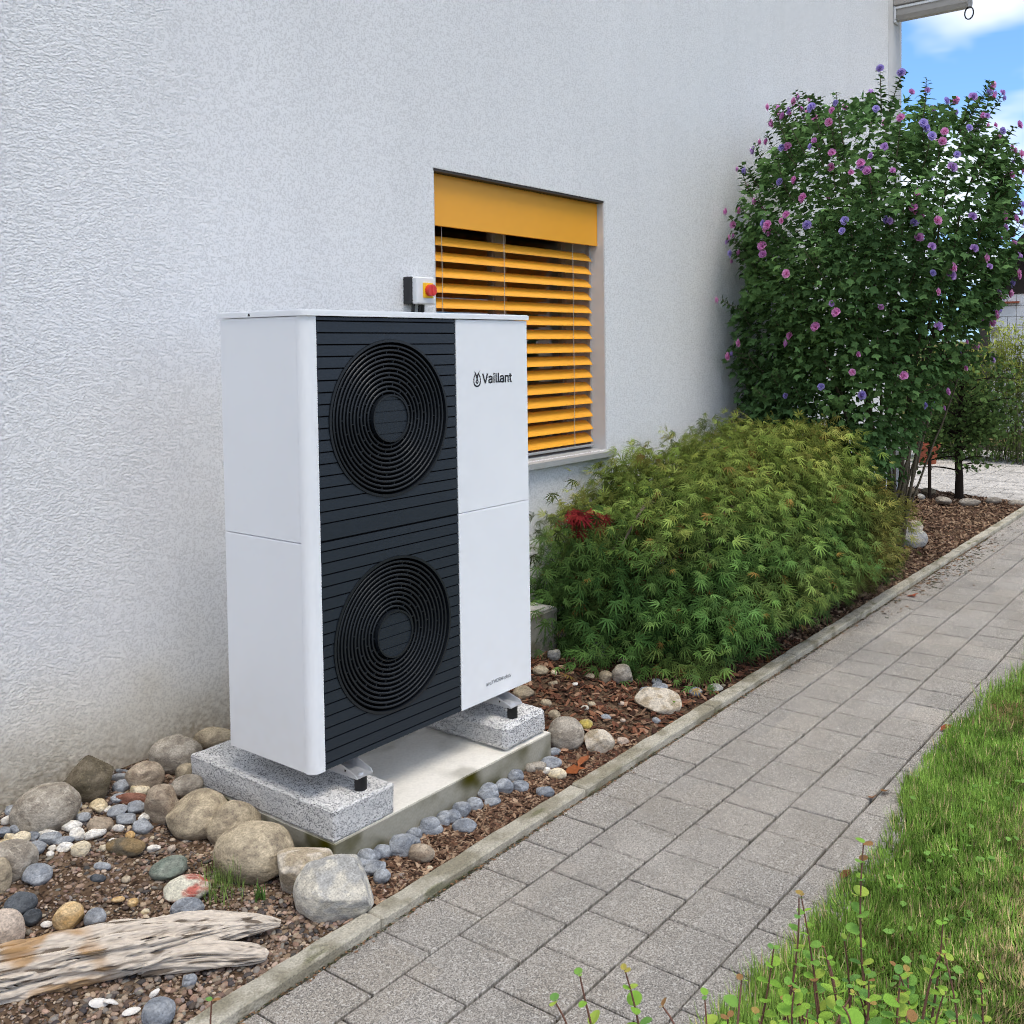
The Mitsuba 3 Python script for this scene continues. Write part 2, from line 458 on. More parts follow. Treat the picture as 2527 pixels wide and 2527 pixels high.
gv, gf = grid(-1.6, 9, -6, -1.25, 230, 130, lawn_z)
obj('lawn', (gv, gf), 'turf_soil', smooth=True); lab('lawn', 'grassy lawn ground along the outer edge of the path', kind='structure')

# ------------------------------------------------------------------ house
house = thing('house', 'white rough-plastered house wall with one orange blind window', 'house')
WX0, WX1, WZ0, WZ1 = 1.570, 3.067, 1.048, 2.586
HX = 8.70
wall = sbox(-7, -.6, HX - .42, 6.6).difference(sbox(WX0, WZ0, WX1, WZ1))
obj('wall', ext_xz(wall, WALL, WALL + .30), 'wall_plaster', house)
obj('corner_pilaster', B(HX - .419, HX, WALL - .004, WALL + .32, -.6, 6.6, .004), 'smooth_plaster', house)
lab('house__corner_pilaster', 'smooth grey corner strip at the end of the wall')
obj('end_wall', B(HX - .3, HX - .003, WALL + .32, 9, -.6, 6.6), 'smooth_plaster', house)
obj('back_wall', B(-7, HX - .3, 8.8, 9, -.6, 6.6), 'smooth_plaster', house)
obj('left_wall', B(-7, -6.8, WALL + .3, 8.8, -.6, 6.6), 'smooth_plaster', house)
obj('roof', B(-7.2, HX + .2, WALL + .1, 9.3, 6.6, 6.8), 'roof_dark', house)
obj('room', trimesh.util.concatenate([B(WX0 - .6, WX1 + .6, 3.4, 3.45, .4, 3.0), B(WX0 - .6, WX1 + .6, WALL + .3, 3.4, .35, .4), B(WX0 - .6, WX1 + .6, WALL + .3, 3.4, 3.0, 3.05)]), 'interior', house)
# reveal lining
for a in (WX0 + .0005, WX1 - .010):
    lab(obj('reveal', B(a, a + .0095, WALL + .004, WALL + .26, WZ0, WZ1), 'smooth_plaster', house), 'smooth beige side lining of the window opening')
obj('lintel_plate', B(WX0 + .001, WX1 - .001, WALL + .004, WALL + .26, WZ1 - .014, WZ1 - .001), 'dark_frame', house)
win = obj('window', trimesh.util.concatenate([B(WX0 + .01, WX0 + .09, 1.19, 1.25, WZ0, WZ1 - .014), B(WX1 - .09, WX1 - .01, 1.19, 1.25, WZ0, WZ1 - .014), B(WX0 + .09, WX1 - .09, 1.19, 1.25, WZ0, WZ0 + .09),
                                              B(WX0 + .09, WX1 - .09, 1.19, 1.25, WZ1 - .1, WZ1 - .014), B(2.30, 2.40, 1.185, 1.245, WZ0 + .09, WZ1 - .1)]), 'window_frame', house)
for a, b in ((WX0 + .09, 2.30), (2.40, WX1 - .09)):
    obj('pane', B(a, b, 1.214, 1.215, WZ0 + .09, WZ1 - .1), 'glass', win)
prof = Polygon([(WALL + .28, WZ0 + .016), (WALL - .052, WZ0 - .004), (WALL - .052, WZ0 - .036), (WALL - .046, WZ0 - .036), (WALL - .046, WZ0 - .012), (WALL + .28, WZ0 + .004)])
obj('sill', ext_yz(prof, WX0 - .012, WX1 + .028), 'sill_metal', house); lab('house__sill', 'grey sheet-metal window sill')

# outside blind
blind = thing('venetian_blind', 'bright orange slatted outside blind half tilted in the window opening', 'blind')
BY = WALL + .115
cov = B(WX0 + .012, WX1 - .012, WALL + .050, WALL + .054, 2.312, WZ1 - .016)
obj('cover_panel', trimesh.util.concatenate([cov, B(WX0 + .012, WX1 - .012, WALL + .054, WALL + .07, 2.312, 2.316)]), 'orange_metal', blind); lab('venetian_blind__cover_panel', 'plain orange cover panel above the slats')
obj('head_rail', B(WX0 + .03, WX1 - .03, BY - .03, BY + .03, 2.34, 2.38), 'dark_frame', blind)
s = np.linspace(-.5, .5, 9)
sx = s * .082
sz = .0075 * (1 - (2 * s) ** 2)
tilt = math.radians(41)
py, pz = sx * math.cos(tilt) - sz * math.sin(tilt), sx * math.sin(tilt) + sz * math.cos(tilt)
for k in range(15):
    z = 1.125 + k * .0800
    dz, roll = vr.normal(0, .0008), vr.normal(0, .010)
    c, sn = math.cos(roll), math.sin(roll)
    top = np.stack([py * c - pz * sn, py * sn + pz * c], 1)
    pl = Polygon(np.vstack([top, (top - [0, .0011])[::-1]]))
    obj('slat', ext_yz(affinity.translate(pl, BY, z + dz), WX0 + .022, WX1 - .027), 'orange_metal', blind)
obj('bottom_rail', B(WX0 + .022, WX1 - .027, BY - .036, BY + .036, WZ0 + .022, WZ0 + .036, .003), 'galvanised', blind)
for x in (WX0 + .014, WX1 - .024):
    obj('guide_rail', B(x, x + .012, BY - .010, BY + .010, WZ0 + .012, 2.34), 'galvanised', blind)
for x in (WX0 + .13, 2.19, 2.83):
    for yy in (BY - .0415, BY + .0415):
        obj('cord', tube([(x, yy, WZ0 + .03), (x, yy, 1.7), (x, yy, 2.34)], .0016, 6), 'cord', blind)

# isolator switch on the wall
sw = thing('isolator_switch', 'small grey wall switch box with round red knob beside the window', 'switch')
obj('back_box', B(1.352, 1.40, .90, WALL - .001, 1.905, 2.035, .003), 'black_plastic', sw)
obj('housing', B(1.366, 1.484, .868, .935, 1.905, 2.035, .006), 'white_plastic', sw)
obj('plate', B(1.402, 1.470, .862, .8675, 1.935, 2.007, .002), 'yellow_plastic', sw)
kn = trimesh.creation.cylinder(.028, .024, sections=40)
kn.apply_transform(trimesh.transformations.rotation_matrix(math.pi / 2, (1, 0, 0)))
kn.apply_translation((1.440, .850, 1.971))
obj('knob', trimesh.util.concatenate([kn, B(1.434, 1.446, .834, .8385, 1.948, 1.994, .002)]), 'red_plastic', sw, smooth=30)
for x in (1.385, 1.43, 1.45):
    obj('cable', tube([(x, .915, 1.91), (x, .92, 1.86), (x + .004, .935, 1.78), (x + .004, .938, 1.1)], .0085, 10), 'black_plastic', sw, smooth=True)

# roof beam, awning
bm = thing('roof_beam', 'grey beam end sticking out at the house corner above the awning', 'beam')
obj('timber', B(8.42, 8.62, .12, WALL - .006, 5.205, 5.60, .006), 'beam_grey', bm)
aw = thing('awning', 'white folded awning cassette under the beam at the house corner', 'awning')
cs = Polygon([(8.44, 5.20), (8.60, 5.20), (8.64, 5.14), (8.60, 5.075), (8.47, 5.06), (8.44, 5.10)])
mm = ext(cs, .72); vv = np.array(mm.vertices)
obj('cassette', trimesh.Trimesh(np.stack([vv[:, 0], .20 + vv[:, 2], vv[:, 1]], 1), np.array(mm.faces)[:, ::-1], process=False), 'beam_grey', aw)
obj('front_bar', B(8.425, 8.4385, .33, .93, 5.165, 5.188, .003), 'awning_white', aw); obj('end_bar', B(8.425, 8.4385, .918, .94, 5.06, 5.162, .003), 'awning_white', aw)
obj('bracket', B(8.43, 8.56, .925, WALL - .006, 5.03, 5.20, .005), 'awning_white', aw)
a = np.linspace(0, 2 * np.pi, 24)
obj('strap', tube(np.stack([8.5 + .01 * np.sin(a), .20 + .045 * np.sin(a), 5.00 + .06 * np.cos(a)], 1), .007, 6), 'black_plastic', aw, smooth=True)

# ------------------------------------------------------------------ heat pump
W, H0, H1 = 1.1, .330, 1.803
YAW = trimesh.transformations.rotation_matrix(-.011, (0, 0, 1))


def Y(m):
    m = m.copy()
    m.apply_transform(YAW)
    return m


hp = thing('heat_pump', 'tall white heat pump with two dark round fan grilles', 'heat pump')
SEAM = 1.076
arc = [(.033 - .033 * math.cos(t), .033 - .033 * math.sin(t)) for t in np.linspace(0, math.pi / 2, 12)]
strip = Polygon(arc + [(.0505, 0), (.0505, .004), (.034, .004)] + [(.033 - .029 * math.cos(t), .033 - .029 * math.sin(t)) for t in np.linspace(math.pi / 2, 0, 12)])
obj('corner_strip', Y(ext_xy(strip, H0, H1 - .001)), 'white_powder_coat', hp, smooth=30)
for nm, z0, z1 in (('side_panel', H0 + .001, SEAM - .0014), ('side_panel', SEAM + .0014, H1 - .002)):
    obj(nm, Y(B(.0006, .014, .0352, .442, z0, z1, .0015)), 'white_powder_coat', hp)
obj('side_panel', Y(B(W - .014, W - .0006, .014, .442, H0 + .001, H1 - .002, .0015)), 'white_powder_coat', hp)
for z0, z1 in ((H0 + .0005, SEAM - .0014), (SEAM + .0014, H1 - .003)):
    obj('front_panel', Y(B(.6895, W - .0002, .0003, .014, z0, z1, .0012)), 'white_powder_coat', hp)
obj('back_panel', Y(B(.012, W - .012, .430, .444, H0, H1 - .002)), 'white_powder_coat', hp)
obj('base_tray', Y(B(.02, W - .02, .02, .43, H0 + .012, H0 + .03)), 'galvanised', hp)
lid = ext_xy(Polygon([(-.005, .449), (-.005, .03)] + [(.028 - .033 * math.cos(t), .028 - .035 * math.sin(t)) for t in np.linspace(0, math.pi / 2, 12)] + [(W + .005, -.007), (W + .005, .449)]), H1, H1 + .0165)
lid2 = ext_xy(Polygon([(-.002, .446), (-.002, .03)] + [(.030 - .032 * math.cos(t), .030 - .034 * math.sin(t)) for t in np.linspace(0, math.pi / 2, 12)] + [(W + .002, -.004), (W + .002, .446)]), H1 + .0165, H1 + .0195)
obj('lid', Y(trimesh.util.concatenate([lid, lid2])), 'white_powder_coat', hp, smooth=30)
sc_ = trimesh.creation.icosphere(1, .005); sc_.apply_scale((.5, 1, 1)); sc_.apply_translation((-.0055, .27, H1 + .008))
obj('lid_screw', Y(sc_), 'black_plastic', hp)
# dark grille front
FX, FZ, FR = .367, (1.455, .703), .272
gx0, gx1 = .0525, .6875
holes = unary_union([Point(FX, z).buffer(FR, 64) for z in FZ])
gr = obj('grille', Y(ext_xz(sbox(gx0, H0 + .002, gx1, H1 - .003).difference(unary_union([Point(FX, z).buffer(FR - .002, 64) for z in FZ])), .0078, .012)), 'void', hp)
lab(gr, 'dark anthracite front of narrow horizontal slats')
z = H1 - .003
hi = H1 - .003
lines = [1.785 - .03845 * i for i in range(18)] + [1.072] + [1.0415 - .03845 * i for i in range(19)]
lines = [l for l in lines if l > H0 + .01]
edges = [hi] + lines + [H0 + .002]
for a, b in zip(edges[:-1], edges[1:]):
    g = .0044 if abs(b - 1.072) > .01 else .0070
    st = sbox(gx0, b + (g if b > H0 + .01 else 0), gx1, a - .0004)
    p2 = st.difference(holes)
    for p2 in getattr(p2, 'geoms', [p2]):
        if p2.is_empty or p2.area < 1e-5:
            continue
        mm = ext_xz(p2, .0016, .0074)
        v = np.array(mm.vertices)
        v[:, 1] += np.where(v[:, 1] < .004, (v[:, 2] - b) / (a - b) * .0020, 0)   # each slat leans like a weatherboard
        mm = trimesh.Trimesh(v, mm.faces, process=False)
        obj('slat', Y(mm), 'dark_plastic', gr)
for zc in FZ:
    fan = obj('fan_guard', Y(ext_xz(Point(FX, zc).buffer(FR - .001, 96).difference(Point(FX, zc).buffer(FR - .0095, 96)), -.0012, .02)), 'dark_gloss', hp, smooth=30)
    lab(fan, 'round dark fan guard of thin concentric rings')
    # the shroud behind
    cyl = trimesh.creation.annulus(FR - .002, FR + .004, .09, sections=72)
    cyl.apply_transform(trimesh.transformations.rotation_matrix(math.pi / 2, (1, 0, 0)))
    cyl.apply_translation((FX, .066, zc))
    dk = ext_xz(Point(FX, zc).buffer(FR, 48), .11, .114)
    obj('shroud', Y(trimesh.util.concatenate([cyl, dk])), 'void', fan)
    nr = 11
    for k in range(nr):
        r = .0935 + (FR - .0215 - .0935) * k / (nr - 1)
        dep = .0035 + .011 * (1 - (k / (nr - 1)) ** 1.6)
        a = np.linspace(0, 2 * np.pi, 97)[:-1]
        pf = np.array([(-.0038, .0115), (-.0035, .0010), (-.0018, -.0004), (.0018, -.0004), (.0035, .0010), (.0038, .0115)])
        rr, yy = r + pf[:, 0], dep + pf[:, 1]
        V = np.stack([FX + np.cos(a)[:, None] * rr, np.broadcast_to(yy, (96, 6)), zc + np.sin(a)[:, None] * rr], -1).reshape(-1, 3)
        i, j = np.meshgrid(np.arange(96), np.arange(6), indexing='ij')
        q = np.stack([i * 6 + j, i * 6 + (j + 1) % 6, ((i + 1) % 96) * 6 + (j + 1) % 6, ((i + 1) % 96) * 6 + j], -1).reshape(-1, 4)
        obj('ring', Y(trimesh.Trimesh(V, np.vstack([q[:, [0, 1, 2]], q[:, [0, 2, 3]]]), process=False)), 'dark_gloss', fan, smooth=35)
    ribs = []
    for k in range(nr):
        r0 = .0935 + (FR - .0215 - .0935) * (k - 1) / (nr - 1)
        r1 = r0 + (FR - .0215 - .0935) / (nr - 1)
        for t in range(10):
            an = t * 2 * np.pi / 10 + k * .39
            b = B(r0 + .004, r1 - .004, .008 + .008 * (1 - k / nr), .017 + .008 * (1 - k / nr), -.0014, .0014)
            b.apply_transform(trimesh.transformations.rotation_matrix(-an, (0, 1, 0)))
            b.apply_translation((FX, 0, zc))
            ribs.append(b)
    rb = obj('ribs', Y(trimesh.util.concatenate(ribs)), 'dark_gloss', fan); lab(rb, kind='stuff')
    hub = Point(FX, zc).buffer(.0825, 64)
    obj('hub', Y(ext_xz(hub.difference(Point(FX, zc).buffer(.0765, 64)), .002, .03)), 'dark_gloss', fan, smooth=30)
    inn = Point(FX, zc).buffer(.0768, 64)
    hb = [ext_xz(inn, .0125, .016)]
    for a, b in zip(edges[:-1], edges[1:]):
        st = sbox(gx0, b + .003, gx1, a).intersection(inn)
        if not st.is_empty and st.area > 1e-5:
            hb.append(ext_xz(st, .0068, .0124))
    obj('hub_plate', Y(trimesh.util.concatenate(hb)), 'dark_plastic', fan)


def letters(text, x, z, h, mt, bold, width=None):
    m = meshkit.text_mesh(text, h, .0012, bold)
    v = np.array(m.vertices)
    if width:
        v[:, 0] *= width / v[:, 0].max()
    m = trimesh.Trimesh(np.stack([x + v[:, 0], .0002 - v[:, 2], z + v[:, 1]], 1), m.faces, process=False)
    return m


logo = [letters('Vaillant', .8285, 1.5590, .0355, None, True, .174)]
egg = lambda k: Polygon([(.8005 + k * .0205 * math.cos(t) * (1 - .16 * math.sin(t)), 1.5735 + k * .0285 * math.sin(t)) for t in np.linspace(0, 2 * np.pi, 40)[:-1]])
eggring = egg(1).difference(egg(.80)).difference(sbox(.795, 1.5935, .806, 1.62))
ear = lambda s: Polygon([(.8005, 1.590), (.8005 + s * .012, 1.6035), (.8005 + s * .017, 1.6065), (.8005 + s * .0105, 1.5985), (.8005 + s * .004, 1.584)])
hare = unary_union([eggring, ear(1), ear(-1), Polygon([(.7945, 1.588), (.8065, 1.588), (.8035, 1.575), (.7975, 1.575)]), Point(.8005, 1.5655).buffer(.0075).difference(Point(.8015, 1.5665).buffer(.004)), sbox(.798, 1.568, .803, 1.577)])
logo.append(ext_xz(hare, -.0010, .0006))
obj('logo_lettering', Y(trimesh.util.concatenate(logo)), 'ink', hp); lab('heat_pump__logo_lettering', 'small dark maker lettering with a hare in an oval')
obj('model_lettering', Y(letters('aroTHERM plus', .826, .386, .0135, None, False, .145)), 'grey_ink', hp); lab('heat_pump__model_lettering', 'small grey lettering low on the white panel')
# rails and feet
for x in (.161, .932):
    br = obj('rail', Y(trimesh.util.concatenate([B(x - .034, x + .034, -.062, .50, .289, .2925), ext_yz(Polygon([(-.062, .2925), (-.052, .300), (.03, .328), (.42, .328), (.50, .300), (.50, .2925)]), x - .034, x - .0315), ext_yz(Polygon([(-.062, .2925), (-.052, .305), (.03, .329), (.42, .329), (.50, .300), (.50, .2925)]), x + .0315, x + .034)])), 'galvanised', hp)
    b1 = trimesh.creation.cylinder(.0085, .006, sections=6); b1.apply_translation((x, -.040, .2955))
    b2 = trimesh.creation.cylinder(.011, .002, sections=20); b2.apply_translation((x, -.040, .2936))
    obj('bolt', Y(trimesh.util.concatenate([b1, b2])), 'galvanised', br)
    for s2 in (-1, 1):
        h3 = trimesh.creation.cylinder(.004, .001, sections=12); h3.apply_transform(trimesh.transformations.rotation_matrix(math.pi / 2, (0, 1, 0))); h3.apply_translation((x + s2 * .0346, -.005, .306))
        obj('hole', Y(h3), 'void', br)
    for y in (-.040, .47):
        c = trimesh.creation.cylinder(.0205, .0475, sections=32); c.apply_translation((x, y, .2652))
        obj('foot', Y(c), 'black_rubber', hp, smooth=30)

# granite blocks, concrete base


def rough_box(x0, x1, y0, y1, z0, z1, c, amp, seed, n=5):
    m = B(x0, x1, y0, y1, z0, z1, c)
    for _ in range(n):
        m = m.subdivide()
    v = np.array(m.vertices)
    nn = np.array(m.vertex_normals)
    v += nn * ((meshkit.fbm(v * 22, 4, seed) - .5) * amp)[:, None]
    return trimesh.Trimesh(v, m.faces, process=False)


g1 = obj('granite_block', Y(rough_box(.000, .256, -.098, .690, .1415, .2415, .006, .006, 3)), 'granite', smooth=40); lab(g1, 'speckled grey granite block under the left foot of the heat pump', 'granite block')
m = rough_box(.836, 1.090, -.086, .690, .1415, .2415, .016, .010, 4)
g2 = obj('granite_block', Y(m), 'granite', smooth=40); lab(g2, 'speckled grey granite block with rounded corners under the right foot', 'granite block')
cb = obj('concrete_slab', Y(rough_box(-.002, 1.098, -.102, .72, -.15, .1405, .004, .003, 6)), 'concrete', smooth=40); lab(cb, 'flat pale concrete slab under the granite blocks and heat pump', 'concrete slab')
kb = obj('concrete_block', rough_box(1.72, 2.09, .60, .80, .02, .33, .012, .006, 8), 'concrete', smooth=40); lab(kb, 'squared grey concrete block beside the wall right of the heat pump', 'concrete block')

# ------------------------------------------------------------------ stones
STONES = [
    ('B', 'greybrown', 0.047, 0.849, 0.188, 0.091, 0.087, 0.063), ('B', 'tan', 0.237, 0.883, 0.178, 0.081, 0.077, 0.038), ('B', 'dark', -0.267, 0.862, 0.2, 0.075, 0.072, 0.083), ('B', 'greybrown', -0.448, 0.802, 0.187, 0.096, 0.092, 0.071), ('B', 'brown', -0.108, 0.79, 0.173, 0.064, 0.061, 0.049),
    ('B', 'brown', -0.18, 0.565, 0.158, 0.054, 0.052, 0.069), ('B', 'greybrown', -0.038, 0.644, 0.15, 0.054, 0.051, 0.038), ('B', 'tan', -0.129, 0.437, 0.139, 0.098, 0.093, 0.064), ('B', 'tan', -0.081, 0.308, 0.13, 0.084, 0.08, 0.074), ('B', 'tan', -0.143, 0.112, 0.111, 0.116, 0.11, 0.084),
    ('B', 'pale', -0.098, -0.059, 0.088, 0.096, 0.091, 0.079), ('B', 'palegrey', -0.095, -0.222, 0.073, 0.096, 0.091, 0.087), ('B', 'tan', 0.018, 0.731, 0.156, 0.038, 0.036, 0.03), ('B', 'greybrown', -0.645, 0.6, 0.155, 0.063, 0.06, 0.057), ('B', 'tan', -0.708, 0.544, 0.148, 0.031, 0.029, 0.057),
    ('B', 'pinkish', -0.802, 0.301, 0.119, 0.046, 0.044, 0.056), ('M', 'ochre', -0.365, 0.464, 0.122, 0.066, 0.03, 0.026), ('M', 'green', -0.338, 0.272, 0.101, 0.055, 0.053, 0.029), ('M', 'redwhite', -0.36, 0.143, 0.086, 0.068, 0.064, 0.03), ('M', 'blue', -0.412, 0.058, 0.075, 0.047, 0.044, 0.029),
    ('M', 'orange', -0.654, 0.256, 0.104, 0.041, 0.039, 0.039), ('M', 'blue', -0.603, 0.21, 0.092, 0.029, 0.028, 0.026), ('M', 'darkblue', -0.709, 0.416, 0.116, 0.043, 0.041, 0.026), ('M', 'darkblue', -0.714, 0.342, 0.104, 0.027, 0.025, 0.02), ('M', 'blue', -0.618, 0.507, 0.131, 0.04, 0.038, 0.033),
    ('M', 'blue', -0.463, 0.432, 0.111, 0.032, 0.014, 0.013), ('M', 'darkblue', -0.498, 0.389, 0.104, 0.024, 0.017, 0.01), ('M', 'blue', -0.688, -0.245, 0.04, 0.04, 0.038, 0.031), ('M', 'blue', -0.568, -0.188, 0.039, 0.02, 0.019, 0.017), ('P', 'blue', -0.121, 0.923, 0.168, 0.025, 0.007, 0.01),
    ('P', 'blue', -0.146, 0.872, 0.164, 0.038, 0.015, 0.015), ('P', 'blue', -0.181, 0.811, 0.16, 0.031, 0.03, 0.021), ('P', 'blue', -0.221, 0.746, 0.149, 0.034, 0.033, 0.014), ('P', 'blue', -0.269, 0.682, 0.143, 0.034, 0.032, 0.016), ('P', 'blue', -0.222, 0.654, 0.142, 0.03, 0.029, 0.022),
    ('P', 'blue', -0.274, 0.621, 0.134, 0.037, 0.035, 0.015), ('P', 'blue', -0.265, 0.536, 0.129, 0.031, 0.03, 0.023), ('P', 'blue', -0.368, 0.724, 0.147, 0.026, 0.025, 0.016), ('P', 'blue', -0.344, 0.81, 0.156, 0.018, 0.017, 0.014), ('P', 'blue', -0.501, 0.925, 0.171, 0.019, 0.018, 0.015),
    ('P', 'blue', -0.575, 0.813, 0.158, 0.02, 0.019, 0.016), ('P', 'blue', -0.54, 0.807, 0.159, 0.02, 0.019, 0.019), ('P', 'blue', -0.524, 0.737, 0.146, 0.024, 0.022, 0.011), ('P', 'blue', -0.494, 0.684, 0.142, 0.032, 0.03, 0.015), ('P', 'blue', -0.474, 0.644, 0.136, 0.033, 0.013, 0.013),
    ('P', 'blue', -0.557, 0.661, 0.141, 0.033, 0.031, 0.019), ('P', 'cream', -0.303, 0.745, 0.154, 0.027, 0.025, 0.023), ('P', 'white', -0.284, 0.72, 0.144, 0.014, 0.014, 0.01), ('P', 'white', -0.417, 0.703, 0.145, 0.031, 0.029, 0.016), ('P', 'white', -0.429, 0.64, 0.14, 0.024, 0.022, 0.02),
    ('P', 'white', -0.388, 0.612, 0.134, 0.032, 0.031, 0.015), ('P', 'white', -0.321, 0.593, 0.129, 0.028, 0.008, 0.011), ('P', 'white', -0.227, 0.591, 0.129, 0.019, 0.018, 0.011), ('P', 'white', -0.486, 0.714, 0.145, 0.035, 0.011, 0.014), ('P', 'cream', -0.464, 0.555, 0.131, 0.03, 0.028, 0.022),
    ('P', 'cream', -0.558, 0.746, 0.15, 0.032, 0.03, 0.015), ('P', 'cream', -0.577, 0.773, 0.153, 0.017, 0.016, 0.016), ('P', 'white', -0.514, 0.632, 0.133, 0.012, 0.011, 0.01), ('P', 'white', -0.534, 0.604, 0.13, 0.011, 0.011, 0.01), ('P', 'white', -0.487, 0.607, 0.132, 0.023, 0.022, 0.013),
    ('P', 'cream', -0.378, 0.766, 0.15, 0.023, 0.022, 0.012), ('P', 'white', -0.539, 0.879, 0.165, 0.015, 0.015, 0.015), ('P', 'cream', -0.153, 0.752, 0.152, 0.033, 0.031, 0.018), ('P', 'brick', -0.201, 0.702, 0.149, 0.06, 0.018, 0.024), ('P', 'orange', -0.307, 0.973, 0.174, 0.011, 0.01, 0.01),
    ('P', 'white', -0.336, 0.988, 0.175, 0.024, 0.007, 0.01), ('P', 'white', -0.372, 0.533, 0.122, 0.012, 0.011, 0.011), ('P', 'cream', -0.406, 0.525, 0.12, 0.013, 0.013, 0.009), ('P', 'white', -0.305, 0.411, 0.107, 0.02, 0.019, 0.009), ('P', 'pinkish', -0.265, 0.373, 0.102, 0.012, 0.011, 0.01),
    ('P', 'orange', -0.318, 0.525, 0.122, 0.015, 0.015, 0.013), ('P', 'pale', -0.444, 0.326, 0.096, 0.013, 0.012, 0.009), ('P', 'orange', -0.51, 0.255, 0.087, 0.018, 0.014, 0.007), ('P', 'orange', -0.491, 0.21, 0.083, 0.014, 0.013, 0.01), ('P', 'cream', -0.49, 0.148, 0.075, 0.012, 0.012, 0.008),
    ('P', 'brown', -0.355, 0.637, 0.141, 0.038, 0.036, 0.023), ('P', 'cream', -0.606, 0.744, 0.15, 0.02, 0.019, 0.016), ('P', 'brown', -0.341, 0.749, 0.148, 0.019, 0.018, 0.011), ('P', 'tan', -0.326, 0.791, 0.15, 0.011, 0.01, 0.006), ('S', 'blue', 0.103, -0.065, 0.061, 0.025, 0.023, 0.023),
    ('S', 'blue', 0.131, -0.096, 0.052, 0.022, 0.02, 0.016), ('S', 'blue', 0.065, -0.095, 0.049, 0.024, 0.023, 0.012), ('S', 'blue', 0.094, -0.133, 0.045, 0.03, 0.028, 0.012), ('S', 'blue', 0.166, -0.13, 0.053, 0.025, 0.023, 0.023), ('S', 'blue', 0.086, -0.186, 0.04, 0.03, 0.028, 0.014),
    ('S', 'blue', 0.068, -0.235, 0.036, 0.022, 0.021, 0.017), ('S', 'blue', 0.257, -0.091, 0.058, 0.035, 0.033, 0.023), ('S', 'blue', 0.225, -0.16, 0.056, 0.034, 0.033, 0.033), ('S', 'blue', 0.28, -0.161, 0.045, 0.019, 0.018, 0.018), ('S', 'blue', 0.379, -0.061, 0.055, 0.038, 0.033, 0.015),
    ('S', 'blue', 0.461, -0.061, 0.06, 0.023, 0.022, 0.022), ('S', 'blue', 0.315, -0.121, 0.052, 0.024, 0.023, 0.02), ('S', 'blue', 0.381, -0.136, 0.055, 0.029, 0.028, 0.028), ('S', 'blue', 0.447, -0.137, 0.049, 0.02, 0.019, 0.019), ('S', 'blue', 0.483, -0.147, 0.051, 0.025, 0.024, 0.023),
    ('S', 'blue', 0.535, -0.143, 0.053, 0.027, 0.026, 0.026), ('S', 'blue', 0.598, -0.146, 0.05, 0.026, 0.024, 0.022), ('S', 'blue', 0.475, -0.211, 0.041, 0.033, 0.031, 0.021), ('S', 'blue', 0.692, -0.075, 0.063, 0.03, 0.028, 0.028), ('S', 'blue', 0.686, -0.126, 0.053, 0.033, 0.031, 0.023),
    ('S', 'blue', 0.666, -0.171, 0.041, 0.026, 0.025, 0.013), ('S', 'blue', 0.758, -0.147, 0.053, 0.03, 0.029, 0.026), ('S', 'blue', 0.813, -0.181, 0.044, 0.028, 0.027, 0.02), ('S', 'blue', 0.853, -0.27, 0.034, 0.028, 0.027, 0.02), ('S', 'brown', 0.248, -0.228, 0.043, 0.034, 0.032, 0.027),
    ('S', 'cream', 0.225, -0.289, 0.023, 0.009, 0.008, 0.008), ('S', 'blue', 0.852, -0.05, 0.064, 0.026, 0.025, 0.025), ('S', 'blue', 0.867, -0.098, 0.054, 0.02, 0.019, 0.019), ('S', 'greybrown', 0.946, -0.07, 0.056, 0.019, 0.018, 0.018), ('S', 'greybrown', 0.976, -0.114, 0.05, 0.031, 0.029, 0.016),
    ('S', 'blue', 1.117, -0.1, 0.051, 0.028, 0.026, 0.015), ('S', 'blue', 1.042, -0.152, 0.048, 0.035, 0.034, 0.02), ('S', 'cream', 0.993, -0.223, 0.039, 0.029, 0.027, 0.019), ('S', 'white', 0.984, -0.176, 0.041, 0.014, 0.014, 0.014), ('B', 'greybrown', 1.233, -0.083, 0.078, 0.074, 0.071, 0.065),
    ('B', 'pale', 1.299, -0.207, 0.052, 0.063, 0.06, 0.046), ('B', 'tan', 1.467, 0.333, 0.106, 0.048, 0.046, 0.026), ('R', 'tan', 1.39, 0.098, 0.075, 0.028, 0.026, 0.02), ('R', 'tan', 1.457, 0.197, 0.086, 0.026, 0.025, 0.018), ('R', 'palegrey', 1.935, 0.514, 0.13, 0.032, 0.03, 0.03),
    ('R', 'tan', 1.73, 0.441, 0.117, 0.036, 0.034, 0.021), ('R', 'cream', 1.762, 0.382, 0.106, 0.015, 0.015, 0.015), ('R', 'white', 1.74, 0.239, 0.085, 0.015, 0.014, 0.008), ('R', 'tan', 1.865, 0.242, 0.087, 0.023, 0.022, 0.011), ('R', 'yellow', 1.42, -0.056, 0.056, 0.03, 0.028, 0.019),
    ('B', 'pale', 1.838, -0.165, 0.055, 0.102, 0.097, 0.041), ('R', 'blue', 2.079, -0.226, 0.038, 0.032, 0.03, 0.023), ('R', 'blue', 1.901, -0.06, 0.057, 0.031, 0.03, 0.023), ('R', 'blue', 2.0, -0.078, 0.053, 0.037, 0.035, 0.019), ('R', 'palegrey', 2.207, -0.264, 0.029, 0.037, 0.036, 0.016),
    ('R', 'palegrey', 2.126, 0.369, 0.12, 0.045, 0.043, 0.043), ('R', 'greybrown', 1.967, 0.115, 0.091, 0.051, 0.048, 0.045), ('R', 'tan', 1.901, 0.174, 0.087, 0.032, 0.031, 0.026), ('R', 'greybrown', 2.355, 0.86, 0.177, 0.074, 0.071, 0.041), ('B', 'palegrey', 6.062, 0.009, 0.096, 0.135, 0.128, 0.079),
